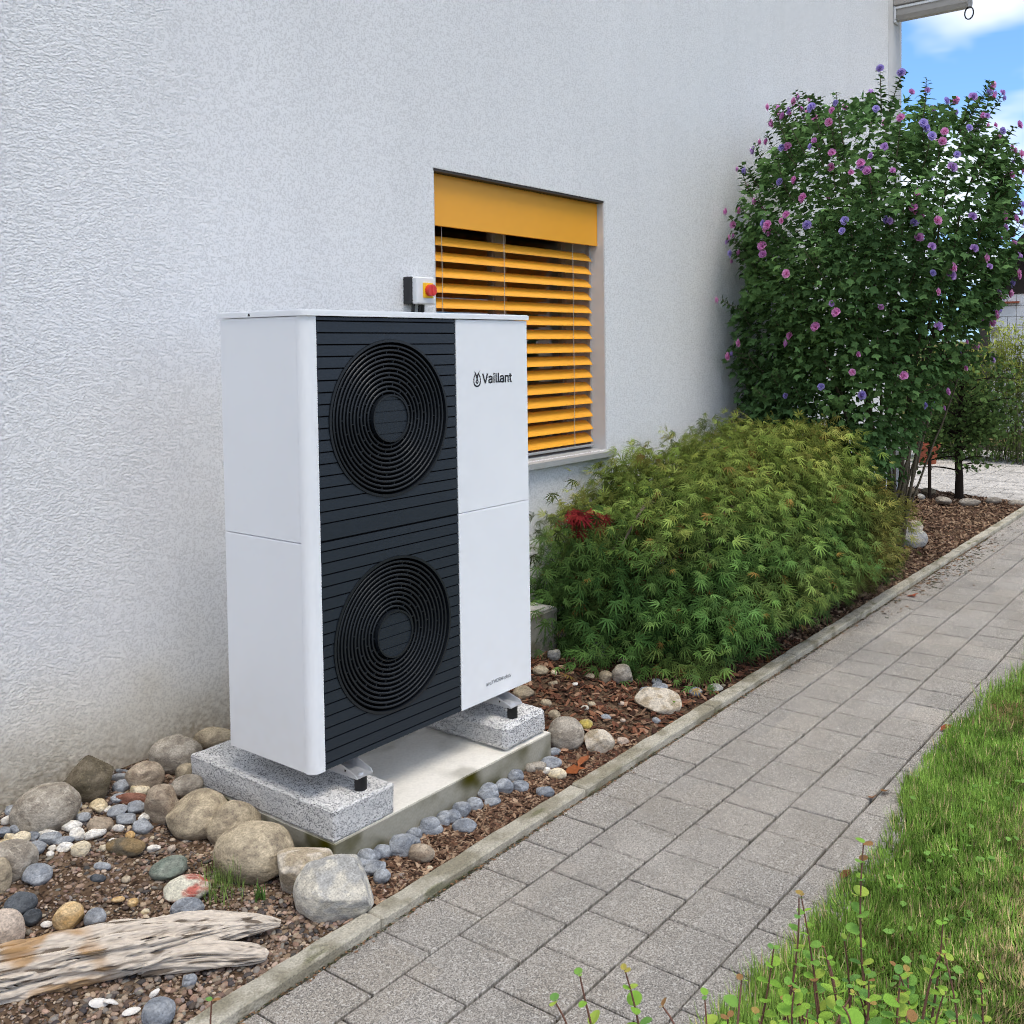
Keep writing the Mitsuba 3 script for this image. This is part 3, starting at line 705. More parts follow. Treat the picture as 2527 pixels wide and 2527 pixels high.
    ('R', 'pale', 6.555, 0.127, 0.099, 0.067, 0.063, 0.057), ('F', 'greybrown', 8.246, 0.107, 0.088, 0.106, 0.032, 0.042), ('F', 'greybrown', 8.074, 0.318, 0.11, 0.074, 0.07, 0.036), ('F', 'greybrown', 8.616, -0.032, 0.066, 0.081, 0.033, 0.033), ('F', 'dark', 8.147, 0.658, 0.154, 0.065, 0.062, 0.043),
    ('F', 'dark', 8.419, 0.568, 0.138, 0.072, 0.068, 0.032), ('F', 'greybrown', 8.713, -0.231, 0.042, 0.081, 0.032, 0.032), ('F', 'palegrey', 8.066, 0.536, 0.131, 0.037, 0.036, 0.027),
]
# (kind, stone, x, y, z of the middle, half width, half depth, half height)
VIEW = math.atan2(RIGHT[1], RIGHT[0])
BIG = ['big grey-brown stone against the wall behind the left granite block corner', 'flat tan stone lying between the wall and the left granite block', 'dark brown pointed stone standing against the house wall', 'large round grey-brown stone leaning on the wall farthest left',
       'round brown stone in the pebbles in front of the wall', 'rough brown stone left of the smooth tan oval stone', 'grey-brown stone tucked behind the rough brown stone beside the granite block', 'smooth tan oval stone beside the granite block, third from the front boulder row',
       'upright tan pointed stone leaning towards the granite block', 'largest rounded tan boulder beside the concrete slab', 'rough pale broken stone between the largest boulder and the front grey one', 'angular pale grey boulder nearest the kerb, in front of the slab corner',
       'small tan stone squeezed against the back of the left granite block', 'grey-brown stone half cut by the left picture edge, upper one', 'tan stone at the left picture edge below the grey-brown one', 'pinkish beige stone at the left picture edge above the driftwood',
       'rounded grey-brown stone at the right end of the concrete slab', 'pale blocky stone beside the kerb right of the heat pump', 'tan stone just behind the right granite block', 'pale flat pointed stone beside the kerb in front of the maple', 'large grey stone under the right edge of the maple']
MID = ['flat ochre brown stone lying in the gravel', 'smooth green stone with a pale vein in the gravel', 'red and white marbled stone in the gravel', 'broken blue-grey stone behind the driftwood next to the red stone', 'orange egg-shaped stone behind the driftwood',
       'blue-grey stone right beside the orange egg-shaped stone', 'large dark blue stone near the left picture edge', 'small dark blue stone touching the large dark blue one', 'split blue-grey stone left of the gravel patch', 'thin blue-grey stone alone in the gravel, upper of two', 'thin dark slate stone alone in the gravel, lower of two',
       'blue-grey triangular stone in front of the driftwood at the bottom edge', 'round blue-grey pebble under the forked end of the driftwood']
PEB = {('P', 'blue'): ('blue-grey pebble by the wall left of the heat pump', 'blue-grey pebbles by the wall'), ('P', 'white'): ('white pebble left of the heat pump', 'white pebbles left of the heat pump'),
       ('P', 'cream'): ('cream pebble left of the heat pump', 'cream pebbles left of the heat pump'), ('P', 'orange'): ('small orange pebble in the gravel behind the driftwood', 'orange pebbles in the gravel'), ('P', 'brown'): ('flat mauve-brown stone among the white pebbles', 'mauve-brown stones'),
       ('P', 'brick'): ('long red-brown brick shard among the pebbles by the wall', None), ('P', 'pinkish'): ('small pink pebble right of the ochre stone', None), ('P', 'pale'): ('small pale brown pebble in the middle of the gravel', None), ('P', 'tan'): ('small tan pebble below the dark pointed stone', None),
       ('S', 'blue'): ('grey pebble along the concrete slab', 'grey pebbles along the concrete slab'), ('S', 'greybrown'): ('striped brown-grey pebble standing against the concrete slab', 'striped pebbles against the slab'), ('S', 'brown'): ('brown pointed pebble in front of the grey pebbles along the slab', None),
       ('S', 'white'): ('small white pebble beside the yellow one near the kerb', None), ('R', 'tan'): ('tan stone in the bark right of the heat pump', 'tan stones in the bark'), ('R', 'palegrey'): ('pale grey stone in front of the maple', 'pale grey stones by the maple'), ('R', 'greybrown'): ('grey-brown stone in the shade of the maple', 'shaded grey-brown stones'),
       ('R', 'blue'): ('blue-grey pebble beside the pale flat stone by the maple', 'blue-grey pebbles by the maple'), ('R', 'cream'): ('cream bone-shaped stone in the bark beside the heat pump', None), ('R', 'white'): ('small white pebble on the bark right of the heat pump', None), ('R', 'yellow'): ('yellow stone on the bark behind the blocky stone', None),
       ('R', 'pale'): ('small pale stone above the grey stone under the maple', None), ('F', 'greybrown'): ('brown stone in the row along the far end of the bed', 'stones along the far bed end'), ('F', 'dark'): ('dark stone in the shade at the far end of the bed', 'dark stones at the far bed end'), ('F', 'palegrey'): ('small pale stone at the far end of the bed', None)}
ICO = {n: trimesh.creation.icosphere(n) for n in (1, 2, 3, 4)}


def stone_mesh(a, b, c, seed, sub, rough, cuts=0):
    r = np.random.default_rng(seed)
    v = np.array(ICO[sub].vertices)
    d = v.copy()
    ex = r.uniform(.84, 1.0)
    v = np.sign(v) * np.abs(v) ** ex
    v /= np.abs(v).max()
    v *= (1 + rough * (meshkit.fbm(d * 1.3 + seed % 97, 2, seed) - .5) * 2 + rough * .35 * (meshkit.fbm(d * 4 + 3, 2, seed + 1) - .5))[:, None]
    for _ in range(cuts):
        n = r.normal(size=3); n /= np.linalg.norm(n)
        k = r.uniform(.62, .85)
        h = v @ n - k
        v -= np.where(h > 0, h * .88, 0)[:, None] * n
    v *= np.array([a, b, c])
    return trimesh.Trimesh(v, ICO[sub].faces, process=False)


def turned(m, yaw, tilt=(0, 0)):
    m.apply_transform(trimesh.transformations.euler_matrix(tilt[0], tilt[1], yaw))
    return m


ib = im = 0
sr = np.random.default_rng(21)
blocked = []
MULTI = {}
xr = np.random.default_rng(73)
for _ in range(34):
    x, y = xr.uniform(1.14, 2.35), xr.uniform(-.28, .55)
    if all((x - s_[2]) ** 2 + (y - s_[3]) ** 2 > (s_[5] + .03) ** 2 for s_ in STONES):
        r_ = float(xr.uniform(.011, .027))
        STONES.append(('Q', str(xr.choice(['tan', 'palegrey', 'blue', 'cream', 'brown', 'pinkish'])), x, y, float(bed_z(x, y)) + r_ * .4, r_, r_ * .85, r_ * .6))
for col_ in ('tan', 'palegrey', 'blue', 'cream', 'brown', 'pinkish'):
    word = dict(palegrey='pale grey', blue='blue-grey', pinkish='pinkish').get(col_, col_)
    PEB[('Q', col_)] = (f'small loose {word} stone on the bark before the maple', f'small {word} stones on the bark')
ANG = {5, 10, 11, 17, 19, 9 + 100}
for i, (k, col, x, y, z, a, b, c) in enumerate(STONES):
    y = min(y, WALL - min(b, .05) * .9)
    if k == 'S' and x < 1.1:
        y = min(y, -.108 - .85 * b)
    if k == 'B':
        m = stone_mesh(a * 1.04, b * 1.04, c * 1.08, 100 + i, 4, .16 if ib in ANG else .09, 5 if ib in ANG else 1)
        name, l, g, ct = 'boulder', BIG[ib], None, 'stone'
        if ib == 2:
            v = np.array(m.vertices); v[:, :2] *= np.interp(v[:, 2], [-c, c * .3, c], [1, 1, .45])[:, None]; m = trimesh.Trimesh(v, m.faces, process=False)
        if ib == 8:
            v = np.array(m.vertices); v[:, :2] *= np.interp(v[:, 2], [-c, 0, c], [1.05, 1, .6])[:, None]; m = trimesh.Trimesh(v, m.faces, process=False)
        ib += 1
    elif k == 'M':
        m = stone_mesh(a, b, c, 100 + i, 3, .12, 2)
        name, l, g, ct = 'stone', MID[im], None, 'stone'
        im += 1
    else:
        m = stone_mesh(a * 1.05, b * 1.05, c * 1.05, 100 + i, 2 if a < .02 else 3, .15, 3 if col in ('white', 'cream', 'blue') and k == 'P' else 1)
        name, ct = 'pebble', 'pebble'
        l, g = PEB.get((k, col), (None, None))
        if (k, col) == ('S', 'cream'):
            l = 'round yellow pebble near the kerb at the right end of the slab' if a > .012 else 'tiny cream pebble lying on the bark by the kerb'
    if k == 'S' and a < .06:
        m.apply_scale((1.18, .92, 1.12)); z = float(bed_z(x, y)) + c * .75 + max(0, .10 - abs(x - .08)) * .15
    if k == 'B' and ib == 12:
        m.apply_scale((1.22, 1.1, .98))
    turned(m, VIEW + (sr.normal(0, .12) if k != 'B' else 0), (sr.normal(0, .10), sr.normal(0, .10)))
    m.apply_translation((x, y, z))
    blocked.append((x, y, max(a, b)))
    if k not in 'BM' and (k, col) != ('S', 'cream') and g:
        MULTI.setdefault((k, col), []).append((float(np.dot([x - CAM[0], y - CAM[1], z - CAM[2]], RIGHT) / np.dot([x - CAM[0], y - CAM[1], z - CAM[2]], FWD)), None))
    o = obj(name, m, 'stone_' + col, smooth=True if k != 'B' else 60)
    lab(o, l, ct, g)
    if k not in 'BM' and (k, col) != ('S', 'cream') and g:
        MULTI[(k, col)][-1] = (MULTI[(k, col)][-1][0], o)
blocked = np.array(blocked)
m = turned(stone_mesh(.115, .085, .035, 907, 3, .12, 7), VIEW + .3, (.25, .2)); m.apply_translation((2.16, .66, .17))
lab(obj('boulder', m, 'stone_pinkish', smooth=50), 'flat pinkish stone slab leaning beside the grey concrete block', 'stone')
ORD = lambda n: f"{n}{'th' if 10 <= n % 100 <= 20 else {1: 'st', 2: 'nd', 3: 'rd'}.get(n % 10, 'th')}"
for key, lst in MULTI.items():
    lst.sort()
    for n_, (u_, o_) in enumerate(lst):
        if len(lst) > 1:
            labels[o_]['label'] += ', ' + ('leftmost' if n_ == 0 else 'rightmost' if n_ == len(lst) - 1 else ORD(n_ + 1) + ' from the left')

# ------------------------------------------------------------------ gravel and bark
gr_ = np.random.default_rng(5)


def place(n, x0, x1, y0, y1, keep=None):
    x, y = gr_.uniform(x0, x1, n), gr_.uniform(y0, y1, n)
    ok = ~((x > 0) & (x < 1.095) & (y > -.10) & (y < .72)) & ~((x > 1.71) & (x < 2.1) & (y > .6) & (y < .8))
    if keep is not None:
        ok &= keep(x, y)
    return x[ok], y[ok]


def pebbles(x, y, size, cols, flat=(.45, .8), lift=.25, spread=.22):
    n = len(x)
    s = size(n)
    M = rotz(gr_.uniform(0, 6.28, n)) @ np.einsum('nij,nj->nij', np.eye(3)[None].repeat(n, 0), np.stack([s * gr_.uniform(.9, 1.5, n), s * gr_.uniform(.7, 1.05, n), s * gr_.uniform(*flat, n)], 1))
    t = rot_rand(n, gr_)
    w = gr_.uniform(0, .35, n)[:, None, None]
    M = (np.eye(3) * (1 - w) + t * w) @ M
    P = np.stack([x, y, bed_z(x, y) + s * lift], 1)
    c = np.array(cols)[gr_.integers(0, len(cols), n)] * gr_.uniform(1 - spread, 1 + spread, (n, 1)) * gr_.uniform(.95, 1.05, (n, 3))
    return M, P, c


ICV = [(lambda v: v * (1 + .30 * (meshkit.noise(v * 1.7 + k * 9, k)[:, None] - .5)))(np.array(ICO[1].vertices)) for k in range(5)]
ICF = np.array(ICO[1].faces)
GRAV = [(.19, .13, .09), (.23, .165, .12), (.13, .09, .065), (.29, .22, .165), (.19, .165, .145), (.09, .068, .053), (.40, .32, .245), (.22, .145, .11), (.06, .052, .05), (.33, .235, .17)]


def gravel(n, x0, x1, y0, y1, size, keep=None, cols=GRAV, **kw):
    x, y = place(n, x0, x1, y0, y1, keep)
    parts = []
    for k in range(5):
        M, P, c = pebbles(x[k::5], y[k::5], size, cols, **kw)
        parts.append(scatter(ICV[k], ICF, M, P, c))
    return parts


left = lambda x, y: (x < .0 + .15 * (y < -.1)) & (x > -1.05)
parts = gravel(11000, -1.05, .15, -.30, .94, lambda n: gr_.uniform(.0022, .0052, n), left) + gravel(4200, -1.05, .15, -.30, .94, lambda n: gr_.uniform(.005, .0105, n), left) + gravel(1500, -1.0, .15, -.31, -.05, lambda n: gr_.uniform(.005, .012, n), left)
(gm, gc) = cat(parts)
obj('gravel', gm, 'pebble_bits', smooth=True, color=gc); lab('gravel', 'brown fine gravel covering the bed left of the heat pump', 'gravel', kind='stuff')
# lighter grit and bark flakes
CH_V = np.array([[-1, -.42, 0], [-.2, -.5, .10], [1, -.30, 0], [.9, .35, .05], [.1, .5, .12], [-.95, .38, .02], [-1, -.42, -.12], [1, -.30, -.12], [.9, .35, -.1], [-.95, .38, -.1]])
CH_F = np.array([[0, 1, 5], [1, 4, 5], [1, 2, 3], [1, 3, 4], [0, 6, 7], [0, 7, 2], [2, 7, 8], [2, 8, 3], [3, 8, 9], [3, 9, 5], [5, 9, 6], [5, 6, 0]])
BARK = [(.10, .055, .035), (.16, .095, .060), (.24, .155, .10), (.055, .030, .020), (.33, .23, .155), (.13, .068, .042)]
REDB = [(.145, .060, .034), (.10, .042, .026), (.20, .092, .052), (.05, .024, .016), (.28, .17, .11)]


def chips(x, y, size, cols, tilt=.45, lift=.35, spread=.3):
    n = len(x)
    s = size(n)
    S = np.stack([s, s * gr_.uniform(.5, 1.1, n), s * gr_.uniform(.5, 1.4, n)], 1)
    ax = gr_.normal(0, tilt, (n, 2))
    up = np.stack([ax[:, 0], ax[:, 1], np.ones(n)], 1)
    up /= np.linalg.norm(up, axis=1, keepdims=True)
    a = gr_.uniform(0, 6.28, n)
    d = np.stack([np.cos(a), np.sin(a), np.zeros(n)], 1)
    d -= up * (d * up).sum(1, keepdims=True)
    M = frames(d, up) * S[:, None, [1, 0, 2]]
    M = M[:, :, [1, 0, 2]]
    M[:, :, 1] *= -1
    c = np.array(cols)[gr_.integers(0, len(cols), n)] * gr_.uniform(1 - spread, 1 + spread, (n, 1))
    return scatter(CH_V, CH_F, M, np.stack([x, y, bed_z(x, y) + s * lift + gr_.uniform(0, .006, n)], 1), c)


x1_, y1_ = place(7000, -.02, 1.45, -.312, -.095)
p1 = chips(x1_, y1_, lambda n: gr_.uniform(.005, .014, n), BARK)
x2_, y2_ = place(5200, 1.1, 3.2, -.312, .93)
p2 = chips(x2_, y2_, lambda n: gr_.uniform(.006, .024, n), REDB)
x3_, y3_ = place(15000, 3.0, 8.9, -.312, .93)
p3 = chips(x3_, y3_, lambda n: gr_.uniform(.008, .024, n), BARK + [(.30, .20, .125), (.16, .10, .07)], tilt=.6)
(bm_, bc_) = cat([p1, p2, p3])
obj('bark_mulch', bm_, 'bits', color=bc_); lab('bark_mulch', 'brown bark chips covering the bed along the kerb', 'bark mulch', kind='stuff')
# crumbs caught along the joint between kerb and path, and bits of leaf on the far path
n = 2600
x = np.concatenate([gr_.uniform(-1, 7, n), gr_.normal(5.6, .8, 420)]); y = np.concatenate([KY0 - np.abs(gr_.normal(0, .010, n)), KY0 - np.abs(gr_.normal(.02, .10, 420))])
a = gr_.uniform(.0015, .006, len(x)); a[n:] = gr_.uniform(.006, .014, 420)
(cm, cc) = scatter(CH_V, CH_F, rotz(gr_.uniform(0, 6.28, len(x))) * a[:, None, None], np.stack([x, y, .001 + a * .15], 1), np.array([(.05, .035, .022), (.12, .075, .04), (.24, .13, .07), (.035, .04, .015)])[gr_.integers(0, 4, len(x))])
obj('leaf_litter', (cm, cc) and cm, 'bits', color=cc); lab('leaf_litter', 'dry crumbs and leaf bits along the kerb and far path', 'leaf litter', kind='stuff')

# ------------------------------------------------------------------ driftwood


def limb(pts, ra, rb, seed, nu=340, nv=96, rough=.34):
    """a weathered limb: ra across, rb up, with long splits along the grain"""
    pts = np.asarray(pts, float)
    t = np.linspace(0, 1, nu)
    tt = np.linspace(0, 1, len(pts))
    from scipy.interpolate import PchipInterpolator
    P = PchipInterpolator(tt, pts)(t)
    A, Bq = PchipInterpolator(tt, ra)(t), PchipInterpolator(tt, rb)(t)
    tg = np.gradient(P, axis=0); tg /= np.linalg.norm(tg, axis=1, keepdims=True)
    side = np.cross(tg, [0, 0, 1.]); side /= np.linalg.norm(side, axis=1, keepdims=True)
    up = np.cross(side, tg)
    an = np.linspace(0, 2 * np.pi, nv, endpoint=False)
    L = np.concatenate([[0], np.cumsum(np.linalg.norm(np.diff(P, axis=0), axis=1))])
    uu = np.repeat(L[:, None], nv, 1)
    q = np.stack([uu * 5.5, np.cos(an)[None] * 2.2 + 0 * uu, np.sin(an)[None] * 2.2 + 0 * uu], -1)
    q2 = np.stack([uu * 16, np.cos(an + uu * 1.2) * 7, np.sin(an + uu * 1.2) * 7], -1)
    rr = 1 - .10 * np.clip((meshkit.noise(np.stack([uu * 11, np.cos(an)[None] * 12 + 0 * uu, np.sin(an)[None] * 12 + 0 * uu], -1), seed + 7) - .55) / .1, 0, 1) + rough * 2 * (meshkit.fbm(q, 3, seed) - .5) + .22 * (meshkit.fbm(q2, 3, seed + 1) - .5) - .16 * np.clip((meshkit.noise(q2 * [.5, .8, .8] + 5, seed + 2) - .68) / .12, 0, 1)
    V = P[:, None] + side[:, None] * (np.cos(an)[None, :, None] * (A[:, None] * rr)[..., None]) + up[:, None] * (np.sin(an)[None, :, None] * (Bq[:, None] * rr)[..., None])
    i, j = np.meshgrid(np.arange(nu - 1), np.arange(nv), indexing='ij')
    qd = np.stack([i * nv + j, i * nv + (j + 1) % nv, (i + 1) * nv + (j + 1) % nv, (i + 1) * nv + j], -1).reshape(-1, 4)
    v = np.vstack([V.reshape(-1, 3), P[:1], P[-1:]])
    k = np.arange(nv)
    f = np.vstack([qd[:, [0, 1, 2]], qd[:, [0, 2, 3]], np.stack([(k + 1) % nv, k, k * 0 + nu * nv], 1), np.stack([(nu - 1) * nv + k, (nu - 1) * nv + (k + 1) % nv, k * 0 + nu * nv + 1], 1)])
    return trimesh.Trimesh(v, f, process=False)


dw = thing('driftwood', 'weathered grey driftwood log with a forked end lying on the gravel', 'log')
obj('log', limb([(-1.25, .36, .095), (-.95, .195, .092), (-.736, .055, .095), (-.575, -.055, .093), (-.41, -.130, .085), (-.335, -.172, .074), (-.288, -.202, .060)], [.066, .074, .074, .066, .046, .027, .008], [.074, .076, .072, .058, .036, .022, .009], 31), 'driftwood', dw, smooth=50)
obj('fork', limb([(-.62, -.065, .070), (-.52, -.150, .064), (-.452, -.212, .055), (-.405, -.255, .046), (-.385, -.275, .040)], [.030, .036, .030, .022, .008], [.034, .034, .028, .022, .010], 44, 170, 72), 'driftwood', dw, smooth=50)


def shell_mesh(l, w, h, seed):
    r = np.random.default_rng(seed)
    u, v_ = np.meshgrid(np.linspace(0, 1, 9), np.linspace(0, 2 * np.pi, 17)[:-1], indexing='ij')
    X, Yv = u * np.cos(v_) * l + .25 * l * u, u * np.sin(v_) * w
    Z = h * (1 - u ** 2)
    top = np.stack([X, Yv, Z], -1).reshape(-1, 3)
    bot = top - [0, 0, .0018]
    i, j = np.meshgrid(np.arange(8), np.arange(16), indexing='ij')
    q = np.stack([i * 16 + j, (i + 1) * 16 + j, (i + 1) * 16 + (j + 1) % 16, i * 16 + (j + 1) % 16], -1).reshape(-1, 4)
    f = np.vstack([q[:, [0, 1, 2]], q[:, [0, 2, 3]]])
    return trimesh.Trimesh(np.vstack([top, bot]), np.vstack([f, f[:, ::-1] + len(top)]), process=False)


for (x, y, l, w, tl, mt, lb) in [(-.765, .015 - .11, .024, .013, (.5, .3), 'shell', 'upright white shell in front of the driftwood'), (-.742, -.115, .020, .012, (-.4, .5), 'shell', 'white shell leaning behind the front white shells'), (-.725, -.175, .022, .012, (.1, .0), 'shell', 'flat white shell nearest the bottom edge'),
                                 (-.655, -.165, .015, .008, (.4, -.5), 'shell', 'small white shell right of the other shells in front of the driftwood'), (-.93, -.055, .022, .014, (.1, .2), 'mussel', 'dark blue mussel shell in front of the driftwood'), (-.615, .155, .021, .012, (.15, .1), 'shell', 'white shell behind the driftwood below the blue stone'),
                                 (-.70, .295, .016, .011, (.3, .2), 'shell', 'white broken shell beside the dark blue stones')]:
    m = turned(shell_mesh(l, w, .008, 3), VIEW + .5, tl); m.apply_translation((x, y, float(bed_z(x, y)) + .012))
    lab(obj('shell', m, mt, smooth=60), lb, 'shell')

# ------------------------------------------------------------------ weeping maple
lr = np.random.default_rng(77)


def lobe_leaf(lobes, length, width, droop):
    """a deeply cut leaf: each lobe a narrow folded blade bent down at its tip"""
    V, F = [], []
    for a, l in lobes:
        d = np.array([math.sin(a), math.cos(a)])
        s = np.array([d[1], -d[0]])
        b = len(V)
        for t, w in ((.0, .25), (.45, 1.0), (1.0, .05)):
            c = d * l * length * t
            zc = -droop * (l * length) * t * t
            V += [[*(c - s * w * width), zc + .15 * w * width], [*c, zc - .2 * w * width], [*(c + s * w * width), zc + .15 * w * width]]
        for r in (0, 3):
            for q in (0, 1):
                F += [[b + r + q, b + r + q + 1, b + r + q + 4], [b + r + q, b + r + q + 4, b + r + q + 3]]
    return np.array(V), np.array(F)


ML = [lobe_leaf([(0, 1), (.5, .92), (-.5, .9), (1.02, .72), (-1.0, .75), (1.65, .42), (-1.6, .45)], .084, .0044, .16), lobe_leaf([(0, 1), (.42, .95), (-.45, .85), (.95, .8), (-.9, .7), (1.5, .5), (-1.5, .4)], .092, .0042, .30)]
ML.append(lobe_leaf([(0, 1), (.38, .8), (-.4, .85), (.9, .5), (-.85, .55)], .100, .0046, .22))
MC = np.array([3.60, .33, .02])
MR = np.array([1.66, .88, 1.15])


def mound(d):
    """radius factor of the mound in direction d: tiers and lumps"""
    q = d * np.array([1.6, 1.6, 2.4])
    r = .94 + .36 * (meshkit.fbm(q * 1.5 + 4, 3, 12) - .5) + .10 * (meshkit.noise(d * [3, 3, 9.] + 2, 4) - .5)
    return r


def mound_pts(n, shell):
    d = lr.normal(size=(n, 3))
    d[:, 2] = np.abs(d[:, 2]) * .85
    d /= np.linalg.norm(d, axis=1, keepdims=True)
    rad = mound(d) * shell(n)
    e = np.sign(d) * np.abs(d) ** .86
    P = MC + e * MR * rad[:, None]
    P[:, 2] += .06
    return P, d


def maple_leaves(n, shell, colfn, scale=(.75, 1.3), keep=None):
    P, d = mound_pts(n, shell)
    ok = (P[:, 1] < WALL - .05) & (P[:, 2] > np.where(P[:, 1] > KY1 - .05, bed_z(P[:, 0], P[:, 1]) + .03, .09))
    # the low skirt keeps off the kerb
    ok &= ~((P[:, 1] < KY1 + .02) & (P[:, 2] < .20 + .5 * (KY1 - P[:, 1])))
    if keep is not None:
        ok &= keep(P)
    P, d = P[ok], d[ok]
    n = len(P)
    out = d * [1, 1, .35] + lr.normal(0, .60, (n, 3))
    out[:, 2] -= .25 + .40 * lr.random(n)
    up = d * .8 + np.array([0, 0, .8]) + lr.normal(0, .55, (n, 3))
    M = frames(out, up) * lr.uniform(*scale, n)[:, None, None]
    return P, d, M, colfn(P, d, n)


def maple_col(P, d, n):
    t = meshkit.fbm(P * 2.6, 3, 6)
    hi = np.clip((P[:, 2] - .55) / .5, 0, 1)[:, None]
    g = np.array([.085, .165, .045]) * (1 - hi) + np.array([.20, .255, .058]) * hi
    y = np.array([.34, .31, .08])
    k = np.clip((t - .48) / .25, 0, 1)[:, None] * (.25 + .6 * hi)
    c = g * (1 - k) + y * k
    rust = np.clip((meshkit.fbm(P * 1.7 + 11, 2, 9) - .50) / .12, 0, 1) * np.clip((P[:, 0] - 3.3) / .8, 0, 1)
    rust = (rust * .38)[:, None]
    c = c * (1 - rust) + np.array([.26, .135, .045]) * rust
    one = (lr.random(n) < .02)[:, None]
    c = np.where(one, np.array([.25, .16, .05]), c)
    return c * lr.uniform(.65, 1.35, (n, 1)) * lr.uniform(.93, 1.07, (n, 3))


mp = thing('weeping_maple', 'low mounded green maple with finely cut drooping leaves beside the kerb', 'maple shrub')
ncl = 3100
Pc, dc = mound_pts(ncl, lambda n: np.where(lr.random(n) < .7, lr.uniform(.86, 1.03, n), lr.uniform(.6, .86, n)))
tw = dc * [1, 1, .25] + lr.normal(0, .45, (ncl, 3)) + [0, 0, -.35]
tw /= np.linalg.norm(tw, axis=1, keepdims=True)
per = 11
tt_ = np.tile(np.linspace(-.45, 1, per), (ncl, 1)) + lr.normal(0, .06, (ncl, per))
L_ = lr.uniform(.10, .22, ncl)
P = (Pc[:, None] + tw[:, None] * (tt_ * L_[:, None])[..., None] - np.array([0, 0, 1]) * (np.clip(tt_, 0, 1) ** 2 * .06)[..., None] + lr.normal(0, .022, (ncl, per, 3))).reshape(-1, 3)
d = np.repeat(dc, per, 0)
ax_ = np.repeat(tw, per, 0) + lr.normal(0, .50, (ncl * per, 3)) + [0, 0, -.26]
ok = (P[:, 1] < WALL - .05) & (P[:, 2] > np.where(P[:, 1] > KY1 - .05, bed_z(P[:, 0], P[:, 1]) + .03, .09)) & ~((P[:, 1] < KY1 + .02) & (P[:, 2] < .20 + .5 * (KY1 - P[:, 1])))
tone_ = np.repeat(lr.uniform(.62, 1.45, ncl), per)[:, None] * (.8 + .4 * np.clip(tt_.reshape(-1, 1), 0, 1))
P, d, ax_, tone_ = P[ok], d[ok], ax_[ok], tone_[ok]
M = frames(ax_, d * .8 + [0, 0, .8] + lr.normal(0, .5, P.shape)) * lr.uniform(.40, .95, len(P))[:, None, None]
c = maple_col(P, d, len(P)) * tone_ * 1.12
k = lr.integers(0, 3, len(P))
fm, fc = cat([scatter(*ML[i], M[k == i], P[k == i], c[k == i]) for i in (0, 1, 2)])
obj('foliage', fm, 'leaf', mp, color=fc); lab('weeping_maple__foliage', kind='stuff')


def spray(n, centre, spread, col, length=1.0):
    P = np.array(centre) + lr.normal(0, 1, (n, 3)) * spread
    out = lr.normal(0, .6, (n, 3)) + [-.2, -.5, -.55]
    M = frames(out, lr.normal(0, .4, (n, 3)) + [0, -.2, 1]) * lr.uniform(.7, 1.1, n)[:, None, None] * length
    return scatter(*ML[0], M, P, np.array(col) * lr.uniform(.6, 1.35, (n, 1)))


(rm, rc) = cat([spray(22, (2.10, .44, .82), (.08, .05, .016), (.24, .028, .036)), spray(26, (2.08, .42, .80), (.06, .05, .04), (.20, .025, .025)), spray(24, (2.40, .25, .60), (.08, .06, .12), (.24, .07, .035)), spray(22, (2.36, .22, .36), (.05, .05, .08), (.23, .045, .03))])
obj('red_foliage', rm, 'leaf', mp, color=rc); lab('weeping_maple__red_foliage', 'crimson tuft of leaves on the left of the maple', kind='stuff')
# loose sprays on the left flank and in front
(sm, sc2) = cat([spray(150, (2.02, .38, .58), (.15, .10, .14), (.06, .11, .03)), spray(120, (2.2, .22, .42), (.16, .08, .10), (.055, .12, .035)), spray(46, (2.28, .02, .28), (.12, .07, .06), (.055, .125, .035)), spray(60, (2.52, -.20, .30), (.12, .05, .07), (.06, .13, .035)),
                 spray(26, (2.42, -.22, .19), (.06, .02, .04), (.09, .16, .05)), spray(40, (1.98, .55, .75), (.1, .1, .1), (.07, .09, .03)), spray(60, (2.9, -.28, .34), (.2, .04, .07), (.05, .11, .03)), spray(60, (3.5, -.33, .33), (.3, .03, .07), (.055, .10, .03))])
obj('low_sprays', sm, 'leaf', mp, color=sc2); lab('weeping_maple__low_sprays', kind='stuff')
root = np.array([3.45, .45, .08])
for i in range(13):
    a = i * 2 * np.pi / 13 + lr.uniform(-.2, .2)
    e = MC + np.array([math.cos(a) * MR[0] * .85, math.sin(a) * MR[1] * .8, lr.uniform(.25, .6)])
    e[1] = min(e[1], WALL - .12)
    p_ = bez(root, (root + e) / 2 + [0, 0, .75 + lr.uniform(0, .25)], e, 14)
    p_ += np.cumsum(lr.normal(0, .006, p_.shape), 0)
    obj('branch', tube(p_, np.linspace(.026, .005, 14), 7), 'stem_bark', mp, smooth=True)
obj('bare_twig', tube(bez((2.75, .25, .55), (2.45, .15, .82), (2.20, .10, .62), 10), np.linspace(.008, .003, 10), 6), 'red_stem', mp, smooth=True)
obj('trunk', tube([(3.45, .45, .0), (3.44, .44, .12), (3.47, .46, .34)], [.06, .048, .035], 12), 'stem_bark', mp, smooth=True)

# ------------------------------------------------------------------ flowering shrub
HL_V = np.array([[0, 0, 0], [-.30, .22, .05], [0, .30, -.02], [.30, .22, .05], [-.46, .52, .02], [0, .62, -.03], [.46, .52, .02], [-.17, .66, .03], [.17, .66, .03], [0, 1.0, -.12]]) * [1, 1, 1]
HL_F = np.array([[0, 2, 1], [0, 3, 2], [1, 2, 5], [1, 5, 4], [2, 3, 6], [2, 6, 5], [4, 5, 7], [5, 6, 8], [7, 5, 9], [5, 8, 9]])
SC = np.array([5.15, -.06, 0])
ROOT = np.array([5.90, .13, .06])
hr = np.random.default_rng(404)


